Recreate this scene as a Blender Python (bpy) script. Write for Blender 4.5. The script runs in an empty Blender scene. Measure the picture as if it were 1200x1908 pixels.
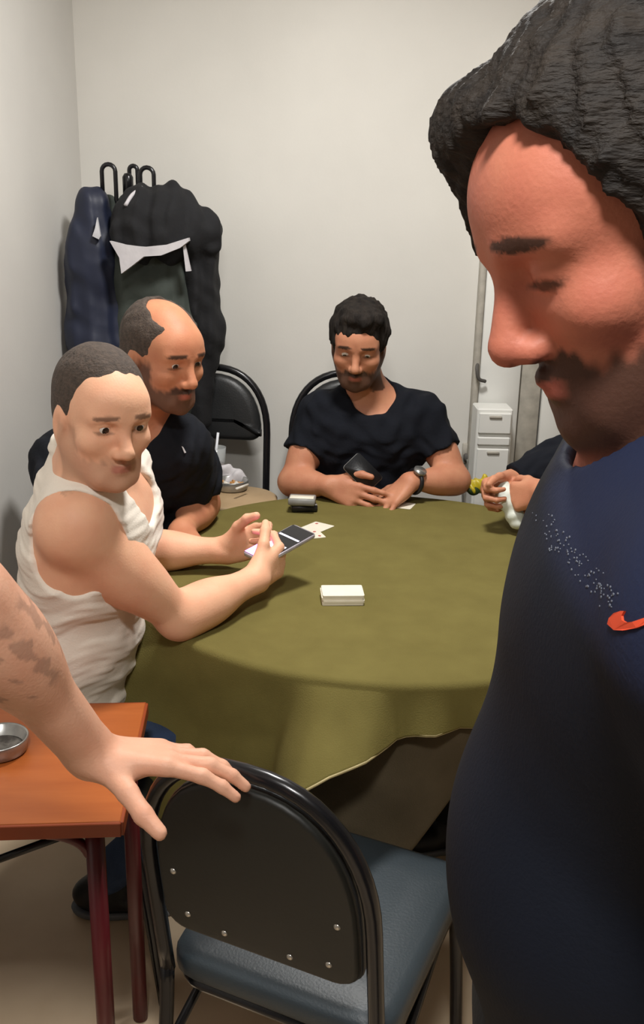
import bpy, math, random
import numpy as np
from mathutils import Vector, Matrix
from mathutils.bvhtree import BVHTree

random.seed(4)
rng = np.random.default_rng(7)
scene = bpy.context.scene
COL = scene.collection

# ------------------------------------------------------------------ camera
FPX, CAM_H = 1750.0, 1.52
TH, RHO = math.radians(17.0), math.radians(1.2)
A = lambda *v: np.array(v, dtype=float)
cam_pos = A(0, 0, CAM_H)
_f = A(0, math.cos(TH), -math.sin(TH))
_r0, _u0 = A(1, 0, 0), A(0, math.sin(TH), math.cos(TH))
_r = _r0 * math.cos(RHO) + _u0 * math.sin(RHO)
_u = _u0 * math.cos(RHO) - _r0 * math.sin(RHO)
cam_data = bpy.data.cameras.new('camera')
cam_data.sensor_fit = 'VERTICAL'
cam_data.sensor_height = 24.0
cam_data.sensor_width = 24.0
cam_data.lens = 24.0 * FPX / 1908.0
cam_data.clip_start = 0.02
cam = bpy.data.objects.new('camera', cam_data)
cam.matrix_world = Matrix(((_r[0], _u[0], -_f[0], 0), (_r[1], _u[1], -_f[1], 0),
                           (_r[2], _u[2], -_f[2], CAM_H), (0, 0, 0, 1)))
COL.objects.link(cam)
scene.camera = cam

def ray(px, py):
    return _f + _r * (px - 600) / FPX - _u * (py - 954) / FPX
def pp(px, py, y):                      # the point at distance y into the room
    d = ray(px, py); return cam_pos + d * (y / d[1])
def pz(px, py, z):                      # the point at height z
    d = ray(px, py); return cam_pos + d * ((z - CAM_H) / d[2])

# ------------------------------------------------------------------ world, exposure
world = bpy.data.worlds.new('world'); scene.world = world
world.use_nodes = True
world.node_tree.nodes['Background'].inputs[0].default_value = (1, .95, .88, 1)
world.node_tree.nodes['Background'].inputs[1].default_value = 0.15
scene.view_settings.view_transform = 'Standard'
scene.view_settings.look = 'None'
scene.view_settings.gamma = 1.0
scene.view_settings.use_curve_mapping = False
scene.view_settings.exposure = 0.0
LAMP_POS, LAMP_W = A(0.10, 1.95, 2.50), 33.0
LAMP2_POS, LAMP2_W = A(-.06, -.08, 2.50), 30.0
LAMP_COLOR = (1.0, .985, .955)

# ------------------------------------------------------------------ materials
def lin(c):
    out = []
    for v in c:
        v = v / 255.0
        out.append(v / 12.92 if v <= .04045 else ((v + .055) / 1.055) ** 2.4)
    return out + [1.0]

def mat(name, rgb, rough=.6, rgb2=None, scale=30.0, amount=.5, bump=0.0, bscale=None,
        metal=0.0, spec=.5, sheen=0.0, stretch=None, alpha=None, coat=0.0):
    m = bpy.data.materials.new(name); m.use_nodes = True
    nt = m.node_tree; N = nt.nodes; L = nt.links
    b = N['Principled BSDF']
    b.inputs['Roughness'].default_value = rough
    b.inputs['Metallic'].default_value = metal
    b.inputs['Specular IOR Level'].default_value = spec
    b.inputs['Sheen Weight'].default_value = sheen
    b.inputs['Coat Weight'].default_value = coat
    tc = N.new('ShaderNodeTexCoord'); mp = N.new('ShaderNodeMapping')
    L.new(tc.outputs['Object'], mp.inputs['Vector'])
    if stretch: mp.inputs['Scale'].default_value = stretch
    no = N.new('ShaderNodeTexNoise'); no.inputs['Scale'].default_value = scale
    no.inputs['Detail'].default_value = 5
    L.new(mp.outputs['Vector'], no.inputs['Vector'])
    mx = N.new('ShaderNodeMix'); mx.data_type = 'RGBA'
    c2 = rgb2 if rgb2 else [v * .85 for v in rgb]
    mx.inputs['A'].default_value = lin(rgb); mx.inputs['B'].default_value = lin(c2)
    mr = N.new('ShaderNodeMapRange')
    mr.inputs['From Min'].default_value = .5 - .25 / max(amount, .01) * .5
    mr.inputs['From Max'].default_value = .5 + .25 / max(amount, .01) * .5
    L.new(no.outputs['Fac'], mr.inputs['Value'])
    L.new(mr.outputs['Result'], mx.inputs['Factor'])
    L.new(mx.outputs['Result'], b.inputs['Base Color'])
    if bump > 0:
        n2 = N.new('ShaderNodeTexNoise'); n2.inputs['Scale'].default_value = bscale or scale
        n2.inputs['Detail'].default_value = 4
        L.new(mp.outputs['Vector'], n2.inputs['Vector'])
        bp = N.new('ShaderNodeBump'); bp.inputs['Strength'].default_value = bump
        bp.inputs['Distance'].default_value = .004
        L.new(n2.outputs['Fac'], bp.inputs['Height'])
        L.new(bp.outputs['Normal'], b.inputs['Normal'])
    m['mix'] = 1
    return m

def skin_mat(name, rgb, red, beard, lip=(165, 85, 78), tattoo=(70, 62, 60)):
    m = mat(name, rgb, .55, red, 22.0, .45, bump=.12, bscale=260.0, spec=.35)
    nt = m.node_tree; N = nt.nodes; L = nt.links
    b = N['Principled BSDF']
    at = N.new('ShaderNodeAttribute'); at.attribute_name = 'tint'
    sp = N.new('ShaderNodeSeparateColor'); L.new(at.outputs['Color'], sp.inputs['Color'])
    src = b.inputs['Base Color'].links[0].from_socket
    for ch, colr in (('Green', lip), ('Red', beard), ('Blue', tattoo)):
        mx = N.new('ShaderNodeMix'); mx.data_type = 'RGBA'
        L.new(src, mx.inputs['A']); mx.inputs['B'].default_value = lin(colr)
        L.new(sp.outputs[ch], mx.inputs['Factor'])
        src = mx.outputs['Result']
    L.new(src, b.inputs['Base Color'])
    b.inputs['Subsurface Weight'].default_value = .08
    b.inputs['Subsurface Radius'].default_value = (.01, .004, .002)
    return m

def emit_mat(name, rgb, strength):
    m = bpy.data.materials.new(name); m.use_nodes = True
    b = m.node_tree.nodes['Principled BSDF']
    b.inputs['Base Color'].default_value = lin(rgb)
    b.inputs['Emission Color'].default_value = lin(rgb)
    b.inputs['Emission Strength'].default_value = strength
    return m

def glass_mat(name, rgb):
    m = bpy.data.materials.new(name); m.use_nodes = True
    b = m.node_tree.nodes['Principled BSDF']
    b.inputs['Base Color'].default_value = lin(rgb)
    b.inputs['Alpha'].default_value = .28
    b.inputs['Roughness'].default_value = .05
    return m

M = dict(
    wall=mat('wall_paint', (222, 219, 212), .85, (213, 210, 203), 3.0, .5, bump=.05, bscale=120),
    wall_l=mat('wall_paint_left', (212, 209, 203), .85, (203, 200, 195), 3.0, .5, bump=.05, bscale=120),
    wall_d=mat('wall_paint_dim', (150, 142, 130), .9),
    ceil=mat('ceiling_paint', (235, 232, 225), .9),
    floor=mat('floor_vinyl', (236, 213, 182), .5, (220, 195, 163), 5.0, .6, bump=.05, bscale=60),
    white=mat('white_laminate', (232, 231, 226), .45, (222, 222, 217), 8.0, .4),
    beige=mat('beige_panel', (186, 180, 168), .7),
    gap=mat('dark_gap', (92, 88, 84), .8),
    olive=mat('olive_cloth', (114, 105, 58), .9, (104, 95, 51), 14.0, .5, bump=.25, bscale=420, spec=.15),
    brown=mat('brown_undercloth', (96, 85, 66), .85, (80, 70, 52), 12.0, .5, bump=.25, bscale=380, spec=.2),
    stitch=mat('hem_stitch', (196, 180, 130), .7),
    wood=mat('table_wood', (120, 84, 52), .5, (96, 64, 38), 8, .6, stretch=(1, 8, 1)),
    orange=mat('orange_laminate', (176, 96, 44), .38, (162, 84, 36), 6.0, .6, stretch=(1, 7, 1), bump=.03, bscale=40),
    edge=mat('orange_edge', (150, 66, 26), .45, (132, 56, 22), 8.0, .5),
    maroon=mat('maroon_paint', (92, 26, 32), .35, (76, 20, 26), 10.0, .4),
    steel=mat('black_tube', (36, 35, 38), .24, (28, 28, 30), 12.0, .4, metal=.35, spec=.6),
    vinyl=mat('black_vinyl', (38, 39, 40), .42, (30, 31, 32), 10.0, .4, bump=.12, bscale=240),
    board=mat('back_board', (27, 27, 23), .5, (21, 22, 18), 9.0, .4, bump=.06, bscale=140),
    seatv=mat('slate_vinyl', (56, 65, 71), .45, (46, 55, 61), 9.0, .4, bump=.12, bscale=240),
    screw=mat('screw_zinc', (205, 200, 190), .3, metal=.8),
    card=mat('card_white', (236, 230, 214), .5, (226, 219, 200), 30, .4),
    cardred=mat('card_print', (196, 90, 84), .5),
    grey=mat('grey_card', (150, 150, 146), .45, (128, 128, 126), 30, .5),
    dark=mat('dark_plastic', (30, 30, 33), .35),
    blackp=mat('black_leather', (22, 23, 26), .45, (16, 17, 20), 20, .4, bump=.15, bscale=200),
    chrome=mat('brushed_steel', (190, 190, 186), .3, (150, 150, 148), 30, .6, metal=.8),
    ash=mat('ash', (120, 116, 110), .95, (70, 66, 62), 60, .8, bump=.6, bscale=120),
    butt=mat('cigarette_paper', (236, 230, 218), .8),
    filt=mat('cigarette_filter', (196, 140, 80), .8),
    straw=mat('straw_white', (236, 238, 244), .4),
    tea=mat('iced_drink', (120, 72, 36), .2, (104, 60, 28), 10, .4),
    paper=mat('thin_paper', (222, 226, 216), .6, (204, 212, 202), 24, .6, bump=.3, bscale=60),
    yellow=mat('yellow_foil', (198, 178, 40), .4, (168, 150, 28), 26, .7, bump=.3, bscale=60),
    leaf=mat('dark_green_print', (40, 58, 22), .5),
    navyj=mat('navy_nylon', (34, 40, 62), .55, (25, 31, 50), 7, .6, bump=.2, bscale=30),
    blackj=mat('black_fleece', (22, 22, 25), .9, (15, 15, 18), 12, .5, bump=.3, bscale=90),
    greenj=mat('charcoal_green_cotton', (62, 68, 62), .85, (50, 56, 51), 12, .5, bump=.3, bscale=60),
    lining=mat('pale_lining', (206, 202, 204), .8, (184, 180, 184), 20, .5, bump=.3, bscale=50),
    tank=mat('white_cotton', (240, 232, 220), .9, (232, 222, 208), 16, .4, bump=.2, bscale=300, sheen=.1, spec=.2),
    tee=mat('black_cotton', (19, 22, 30), .9, (14, 16, 23), 12, .5, bump=.25, bscale=120, spec=.2),
    polo=mat('dark_polo', (26, 28, 34), .9, (20, 22, 28), 12, .5, bump=.25, bscale=120, spec=.2),
    jean=mat('blue_denim', (58, 76, 108), .9, (44, 60, 90), 18, .6, bump=.3, bscale=220),
    trous=mat('black_trouser', (20, 21, 24), .9, (15, 16, 18), 12, .5, bump=.2, bscale=150),
    shoe=mat('black_shoe', (24, 24, 27), .45, (18, 18, 20), 12, .4),
    sole=mat('grey_sole', (110, 114, 120), .6),
    hairb=mat('black_hair', (26, 22, 20), .8, (40, 34, 29), 60, .7, bump=.8, bscale=190, stretch=(1, 1, .35), spec=.2),
    hairb2=mat('dark_combed_hair', (27, 23, 21), .7, (46, 39, 33), 70, .7, bump=.9, bscale=260, stretch=(.22, 1, 1), spec=.3),
    hairg=mat('cropped_hair', (82, 69, 60), .85, (60, 51, 45), 120, .7, bump=.6, bscale=260),
    eye=mat('eye_white', (228, 220, 212), .2),
    iris=mat('eye_iris', (48, 32, 22), .15),
    swoosh=mat('orange_print', (240, 82, 44), .6),
    logo=mat('white_print', (214, 214, 218), .6),
    dots=mat('grey_dots', (92, 98, 112), .5),
    screen=emit_mat('phone_screen_glow', (226, 110, 236), 7.0),
    screenw=emit_mat('phone_screen_white', (236, 230, 255), 2.2),
    glassd=mat('phone_glass', (26, 26, 30), .12),
    case=mat('phone_case', (196, 190, 200), .3, metal=.5),
    glass=glass_mat('clear_glass', (235, 240, 240)),
    diff=emit_mat('lamp_diffuser', (255, 246, 232), 5.0),
    cable=mat('grey_cable', (130, 128, 120), .6),
)
SK = dict(
    a=skin_mat('skin_warm', (240, 188, 154), (231, 170, 138), (104, 76, 62)),
    b=skin_mat('skin_tan', (204, 142, 106), (188, 120, 90), (52, 40, 34)),
    c=skin_mat('skin_tan_two', (200, 142, 110), (184, 120, 92), (46, 36, 30)),
    e=skin_mat('skin_ruddy', (198, 124, 98), (187, 106, 86), (54, 40, 32)),
    f=skin_mat('skin_light', (228, 178, 150), (216, 158, 130), (90, 70, 60)),
)

# ------------------------------------------------------------------ mesh helpers
def tag(o, label=None, cat=None, group=None, kind=None):
    if label: o['label'] = label
    if cat: o['category'] = cat
    if group: o['group'] = group
    if kind: o['kind'] = kind
    return o

def empty(name, loc=(0, 0, 0), rz=0.0):
    o = bpy.data.objects.new(name, None); COL.objects.link(o)
    o.empty_display_size = .05
    o.location = Vector([float(v) for v in loc]); o.rotation_euler = (0, 0, rz)
    return o

def obj(name, vf, m, parent=None, smooth=True, world=False):
    v, f = vf
    me = bpy.data.meshes.new(name)
    me.from_pydata([tuple(map(float, p)) for p in v], [], [tuple(map(int, q)) for q in f])
    me.update()
    if m: me.materials.append(m)
    if smooth:
        me.polygons.foreach_set('use_smooth', [True] * len(me.polygons))
    o = bpy.data.objects.new(name, me); COL.objects.link(o)
    if parent:
        o.parent = parent
        if world:
            o.matrix_parent_inverse = parent_matrix(parent).inverted()
    return o

def parent_matrix(p):
    m = Matrix.LocRotScale(p.location, p.rotation_euler, p.scale)
    if p.parent:
        m = parent_matrix(p.parent) @ p.matrix_parent_inverse @ m
    return m

def merge(*parts):
    V, Fc = [], []
    for v, f in parts:
        n = len(V); V += list(v); Fc += [tuple(i + n for i in q) for q in f]
    return V, Fc

def xf(vf, loc=(0, 0, 0), rz=0.0, mtx=None):
    v, f = vf
    m = mtx if mtx is not None else Matrix.Rotation(rz, 4, 'Z')
    t = Vector([float(a) for a in loc])
    return [tuple(m @ Vector([float(c) for c in p]) + t) for p in v], f

def box(cx, cy, cz, sx, sy, sz, b=.003):
    """bevelled box: centre, full size, bevel"""
    hx, hy, hz = sx / 2, sy / 2, sz / 2
    b = min(b, hx * .9, hy * .9, hz * .9)
    V, Fc = [], []
    idx = {}
    for ax in range(3):
        for s in (-1, 1):
            for i in (-1, 1):
                for j in (-1, 1):
                    h = [hx, hy, hz]; p = [0, 0, 0]
                    o1, o2 = [a for a in range(3) if a != ax]
                    p[ax] = s * h[ax]; p[o1] = i * (h[o1] - b); p[o2] = j * (h[o2] - b)
                    sg = [0, 0, 0]; sg[ax] = s; sg[o1] = i; sg[o2] = j
                    idx[(ax, tuple(sg))] = len(V); V.append((p[0] + cx, p[1] + cy, p[2] + cz))
    def q(*k):
        Fc.append(tuple(idx[a] for a in k))
    for s in (-1, 1):
        for ax in range(3):
            o1, o2 = [a for a in range(3) if a != ax]
            def sg(i, j):
                t = [0, 0, 0]; t[ax] = s; t[o1] = i; t[o2] = j; return tuple(t)
            q(*[(ax, sg(i, j)) for i, j in ((-1, -1), (1, -1), (1, 1), (-1, 1))])
    for a1 in range(3):
        for a2 in range(a1 + 1, 3):
            a3 = 3 - a1 - a2
            for s1 in (-1, 1):
                for s2 in (-1, 1):
                    def sg(k):
                        t = [0, 0, 0]; t[a1] = s1; t[a2] = s2; t[a3] = k; return tuple(t)
                    q((a1, sg(-1)), (a1, sg(1)), (a2, sg(1)), (a2, sg(-1)))
    for s1 in (-1, 1):
        for s2 in (-1, 1):
            for s3 in (-1, 1):
                t = (s1, s2, s3); q((0, t), (1, t), (2, t))
    # consistent outward winding
    c = np.array((cx, cy, cz)); Va = np.array(V)
    out = []
    for f_ in Fc:
        p = Va[list(f_)]; n = np.cross(p[1] - p[0], p[2] - p[0])
        out.append(f_ if n @ (p.mean(0) - c) > 0 else tuple(reversed(f_)))
    return V, out

def catmull(pts, n=8, closed=False):
    P = [np.array(p, float) for p in pts]; out = []
    m = len(P)
    rngs = range(m if closed else m - 1)
    for i in rngs:
        p0 = P[(i - 1) % m] if closed or i > 0 else 2 * P[0] - P[1]
        p1 = P[i]; p2 = P[(i + 1) % m]
        p3 = P[(i + 2) % m] if closed or i + 2 < m else 2 * P[-1] - P[-2]
        for k in range(n):
            t = k / n
            out.append(.5 * ((2 * p1) + (-p0 + p2) * t + (2 * p0 - 5 * p1 + 4 * p2 - p3) * t * t + (-p0 + 3 * p1 - 3 * p2 + p3) * t ** 3))
    if not closed: out.append(P[-1])
    return out

def tube(pts, r, seg=10, closed=False, cap=True):
    P = [np.array(p, float) for p in pts]; n = len(P)
    R = r if isinstance(r, (list, tuple, np.ndarray)) else [r] * n
    V, Fc = [], []
    up = None
    for i in range(n):
        a = P[(i + 1) % n] if (closed or i < n - 1) else P[i]
        b = P[(i - 1) % n] if (closed or i > 0) else P[i]
        t = a - b; t = t / (np.linalg.norm(t) + 1e-9)
        if up is None:
            up = np.cross(t, A(0, 0, 1)) if abs(t[2]) < .9 else np.cross(t, A(1, 0, 0))
        up = up - t * (up @ t); up /= np.linalg.norm(up) + 1e-9
        w = np.cross(t, up)
        for k in range(seg):
            an = 2 * math.pi * k / seg
            V.append(P[i] + R[i] * (math.cos(an) * up + math.sin(an) * w))
    rr = n if closed else n - 1
    for i in range(rr):
        for k in range(seg):
            j = (i + 1) % n; k2 = (k + 1) % seg
            Fc.append((i * seg + k, i * seg + k2, j * seg + k2, j * seg + k))
    if cap and not closed:
        Fc.append(tuple(reversed(range(seg)))); Fc.append(tuple(range((n - 1) * seg, n * seg)))
    return V, Fc

def lathe(prof, seg=32, c=(0, 0, 0)):
    V, Fc = [], []
    for r, z in prof:
        for k in range(seg):
            an = 2 * math.pi * k / seg
            V.append((c[0] + r * math.cos(an), c[1] + r * math.sin(an), c[2] + z))
    for i in range(len(prof) - 1):
        for k in range(seg):
            k2 = (k + 1) % seg
            Fc.append((i * seg + k, i * seg + k2, (i + 1) * seg + k2, (i + 1) * seg + k))
    if prof[0][0] > 1e-6: Fc.append(tuple(reversed(range(seg))))
    if prof[-1][0] > 1e-6: Fc.append(tuple(range((len(prof) - 1) * seg, len(prof) * seg)))
    return V, Fc

def loft(rings):
    """rings: list of equally long closed point loops; capped"""
    V, Fc = [], []; n = len(rings[0])
    for r in rings: V += [tuple(p) for p in r]
    for i in range(len(rings) - 1):
        for k in range(n):
            k2 = (k + 1) % n
            Fc.append((i * n + k, i * n + k2, (i + 1) * n + k2, (i + 1) * n + k))
    Fc.append(tuple(reversed(range(n)))); Fc.append(tuple(range((len(rings) - 1) * n, len(rings) * n)))
    return V, Fc

def roundrect(hx, hy, r, n=5):
    out = []
    for cx, cy, a0 in ((hx - r, hy - r, 0), (-hx + r, hy - r, 90), (-hx + r, -hy + r, 180), (hx - r, -hy + r, 270)):
        for k in range(n + 1):
            an = math.radians(a0 + 90 * k / n)
            out.append((cx + r * math.cos(an), cy + r * math.sin(an)))
    return out

# ------------------------------------------------------------------ implicit solids (bodies, clothes)
def unit(v):
    v = np.array(v, float); return v / (np.linalg.norm(v) + 1e-12)
def lerp(a, b, t): return np.array(a, float) * (1 - t) + np.array(b, float) * t

def cone(a, b, ra, rb, k=.02, cuts=(), sub=False):
    return dict(t='c', a=np.array(a, float), b=np.array(b, float), ra=ra, rb=rb, k=k, cuts=cuts, sub=sub)
def ell(c, r, axes=None, k=.02, cuts=(), sub=False):
    return dict(t='e', c=np.array(c, float), r=np.array(r, float), M=np.eye(3) if axes is None else np.array(axes), k=k, cuts=cuts, sub=sub)
def grow(prims, off, k=None):
    out = []
    for p in prims:
        q = dict(p)
        if q['t'] == 'c': q['ra'] = p['ra'] + off; q['rb'] = p['rb'] + off
        else: q['r'] = p['r'] + off
        if k is not None: q['k'] = k
        out.append(q)
    return out

def bounds(p):
    if p['t'] == 'c':
        m = max(p['ra'], p['rb'])
        return np.minimum(p['a'], p['b']) - m, np.maximum(p['a'], p['b']) + m
    e = np.sqrt(((p['M'] * p['r'][:, None]) ** 2).sum(0))
    return p['c'] - e, p['c'] + e

def field_mesh(prims, h, cuts=(), noise=None, extra_sub=(), smooth=0):
    adds = [p for p in prims if not p['sub']]
    lo = np.min([bounds(p)[0] for p in adds], 0) - 4 * h - .004
    hi = np.max([bounds(p)[1] for p in adds], 0) + 4 * h + .004
    n = np.ceil((hi - lo) / h).astype(int) + 1
    d = np.full(n, .06, np.float32)
    ax = [(lo[i] + h * np.arange(n[i])).astype(np.float32) for i in range(3)]
    for p in list(prims) + list(extra_sub):
        b0, b1 = bounds(p); pad = p['k'] + 3 * h
        i0 = np.maximum(np.floor((b0 - pad - lo) / h).astype(int), 0)
        i1 = np.minimum(np.ceil((b1 + pad - lo) / h).astype(int) + 1, n)
        if (i1 <= i0).any(): continue
        X = ax[0][i0[0]:i1[0], None, None]; Y = ax[1][None, i0[1]:i1[1], None]; Z = ax[2][None, None, i0[2]:i1[2]]
        if p['t'] == 'c':
            a, ba = p['a'].astype(np.float32), (p['b'] - p['a']).astype(np.float32)
            t = ((X - a[0]) * ba[0] + (Y - a[1]) * ba[1] + (Z - a[2]) * ba[2]) / np.float32(ba @ ba + 1e-9)
            t = np.clip(t, 0, 1)
            g = np.sqrt((X - a[0] - t * ba[0]) ** 2 + (Y - a[1] - t * ba[1]) ** 2 + (Z - a[2] - t * ba[2]) ** 2)
            g = g - (np.float32(p['ra']) + np.float32(p['rb'] - p['ra']) * t)
        else:
            c = p['c'].astype(np.float32); k0 = 0; k1 = 0
            for m_, r_ in zip(p['M'].astype(np.float32), p['r'].astype(np.float32)):
                q = ((X - c[0]) * m_[0] + (Y - c[1]) * m_[1] + (Z - c[2]) * m_[2]) / r_
                k0 = k0 + q * q; k1 = k1 + (q / r_) ** 2
            k0 = np.sqrt(k0); k1 = np.sqrt(k1) + np.float32(1e-6)
            g = k0 * (k0 - 1) / k1
        for pt, nn in p['cuts']:
            nn = unit(nn).astype(np.float32); pt = np.array(pt, np.float32)
            g = np.maximum(g, (X - pt[0]) * nn[0] + (Y - pt[1]) * nn[1] + (Z - pt[2]) * nn[2])
        s = d[i0[0]:i1[0], i0[1]:i1[1], i0[2]:i1[2]]
        k = np.float32(max(p['k'], 1e-4))
        if p['sub']:
            g = -g
            hh = np.maximum(k - np.abs(s - g), 0) / k
            s[...] = np.maximum(s, g) + hh * hh * k * np.float32(.25)
        else:
            hh = np.maximum(k - np.abs(s - g), 0) / k
            s[...] = np.minimum(s, g) - hh * hh * k * np.float32(.25)
    for pt, nn in cuts:
        nn = unit(nn).astype(np.float32)
        g = (ax[0][:, None, None] - np.float32(pt[0])) * nn[0] + (ax[1][None, :, None] - np.float32(pt[1])) * nn[1] + (ax[2][None, None, :] - np.float32(pt[2])) * nn[2]
        d = np.maximum(d, g)
    if noise is not None:
        I = np.nonzero(np.abs(d) < .03)
        P = np.stack([ax[0][I[0]], ax[1][I[1]], ax[2][I[2]]], 1)
        d[I] += noise(P).astype(np.float32)
    d[0] = d[-1] = .05; d[:, 0] = d[:, -1] = .05; d[:, :, 0] = d[:, :, -1] = .05
    # surface nets
    s = (d < 0)
    cnt = np.zeros(np.array(d.shape) - 1, np.int8)
    for i in (0, 1):
        for j in (0, 1):
            for k in (0, 1):
                cnt += s[i:s.shape[0] - 1 + i, j:s.shape[1] - 1 + j, k:s.shape[2] - 1 + k]
    act = (cnt > 0) & (cnt < 8)
    C = np.nonzero(act)
    idx = np.full(act.shape, -1, np.int32); idx[C] = np.arange(len(C[0]))
    corn = [(i, j, k) for i in (0, 1) for j in (0, 1) for k in (0, 1)]
    val = np.stack([d[C[0] + i, C[1] + j, C[2] + k] for i, j, k in corn], 1)
    acc = np.zeros((len(C[0]), 3)); num = np.zeros(len(C[0]))
    for a in range(8):
        for b in range(a + 1, 8):
            if sum(abs(corn[a][t] - corn[b][t]) for t in range(3)) != 1: continue
            m = (val[:, a] < 0) != (val[:, b] < 0)
            t = val[m, a] / (val[m, a] - val[m, b])
            acc[m] += np.array(corn[a])[None] * (1 - t)[:, None] + np.array(corn[b])[None] * t[:, None]
            num[m] += 1
    V = (np.stack(C, 1) + acc / num[:, None]) * h + lo
    quads = []
    for axi in range(3):
        sl0 = [slice(None)] * 3; sl1 = [slice(None)] * 3
        sl0[axi] = slice(0, -1); sl1[axi] = slice(1, None)
        e = s[tuple(sl0)] != s[tuple(sl1)]
        I = np.nonzero(e)
        o1, o2 = [(1, 2), (2, 0), (0, 1)][axi]
        I = np.stack(I, 1)
        inside = s[I[:, 0], I[:, 1], I[:, 2]]
        def cell(a, b):
            J = I.copy(); J[:, o1] -= a; J[:, o2] -= b
            return idx[J[:, 0], J[:, 1], J[:, 2]]
        q = np.stack([cell(1, 1), cell(0, 1), cell(0, 0), cell(1, 0)], 1)
        q[~inside] = q[~inside][:, ::-1]
        quads.append(q)
    Q = np.concatenate(quads)
    for _ in range(smooth):
        S = np.zeros_like(V); c_ = np.zeros(len(V))
        for a in range(4):
            b = (a + 1) % 4
            np.add.at(S, Q[:, a], V[Q[:, b]]); np.add.at(c_, Q[:, a], 1)
            np.add.at(S, Q[:, b], V[Q[:, a]]); np.add.at(c_, Q[:, b], 1)
        V = V * .5 + .5 * S / c_[:, None]
    return V, Q

def nobj(name, V, Q, m, parent=None, tint=None):
    me = bpy.data.meshes.new(name)
    me.vertices.add(len(V)); me.vertices.foreach_set('co', np.ascontiguousarray(V, np.float32).ravel())
    me.loops.add(len(Q) * 4); me.loops.foreach_set('vertex_index', np.ascontiguousarray(Q, np.int32).ravel())
    me.polygons.add(len(Q)); me.polygons.foreach_set('loop_start', np.arange(0, len(Q) * 4, 4, dtype=np.int32))
    me.update(calc_edges=True)
    me.polygons.foreach_set('use_smooth', np.ones(len(Q), bool))
    me.materials.append(m)
    if tint is not None:
        at = me.attributes.new('tint', 'FLOAT_COLOR', 'POINT')
        c = np.ones((len(V), 4), np.float32); c[:, :3] = tint
        at.data.foreach_set('color', c.ravel())
    o = bpy.data.objects.new(name, me); COL.objects.link(o)
    if parent:
        o.parent = parent
        o.matrix_parent_inverse = parent_matrix(parent).inverted()
    return o

def waves(seed, amp, freq, n=5, stretch=(1, 1, 1)):
    r = np.random.default_rng(seed)
    K = r.normal(size=(n, 3)); K /= np.linalg.norm(K, axis=1)[:, None]
    K = K * freq * r.uniform(.6, 1.5, (n, 1)) * np.array(stretch)[None]
    ph = r.uniform(0, 6.28, n)
    def fn(P):
        w = np.zeros(len(P))
        Pw = P + .012 * np.sin(P[:, [1, 2, 0]] * 37 + 1.3)
        for k, p in zip(K, ph): w += np.sin(Pw @ k + p)
        return amp * w / math.sqrt(n)
    return fn

def folds(seed, amp=.0035):
    a = waves(seed, amp, 85, 5, (1, 1, .7)); b = waves(seed + 9, amp * .5, 190, 5)
    return lambda P: a(P) + b(P)

def sstep(x, a, b):
    t = np.clip((x - a) / (b - a), 0, 1); return t * t * (3 - 2 * t)

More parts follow.
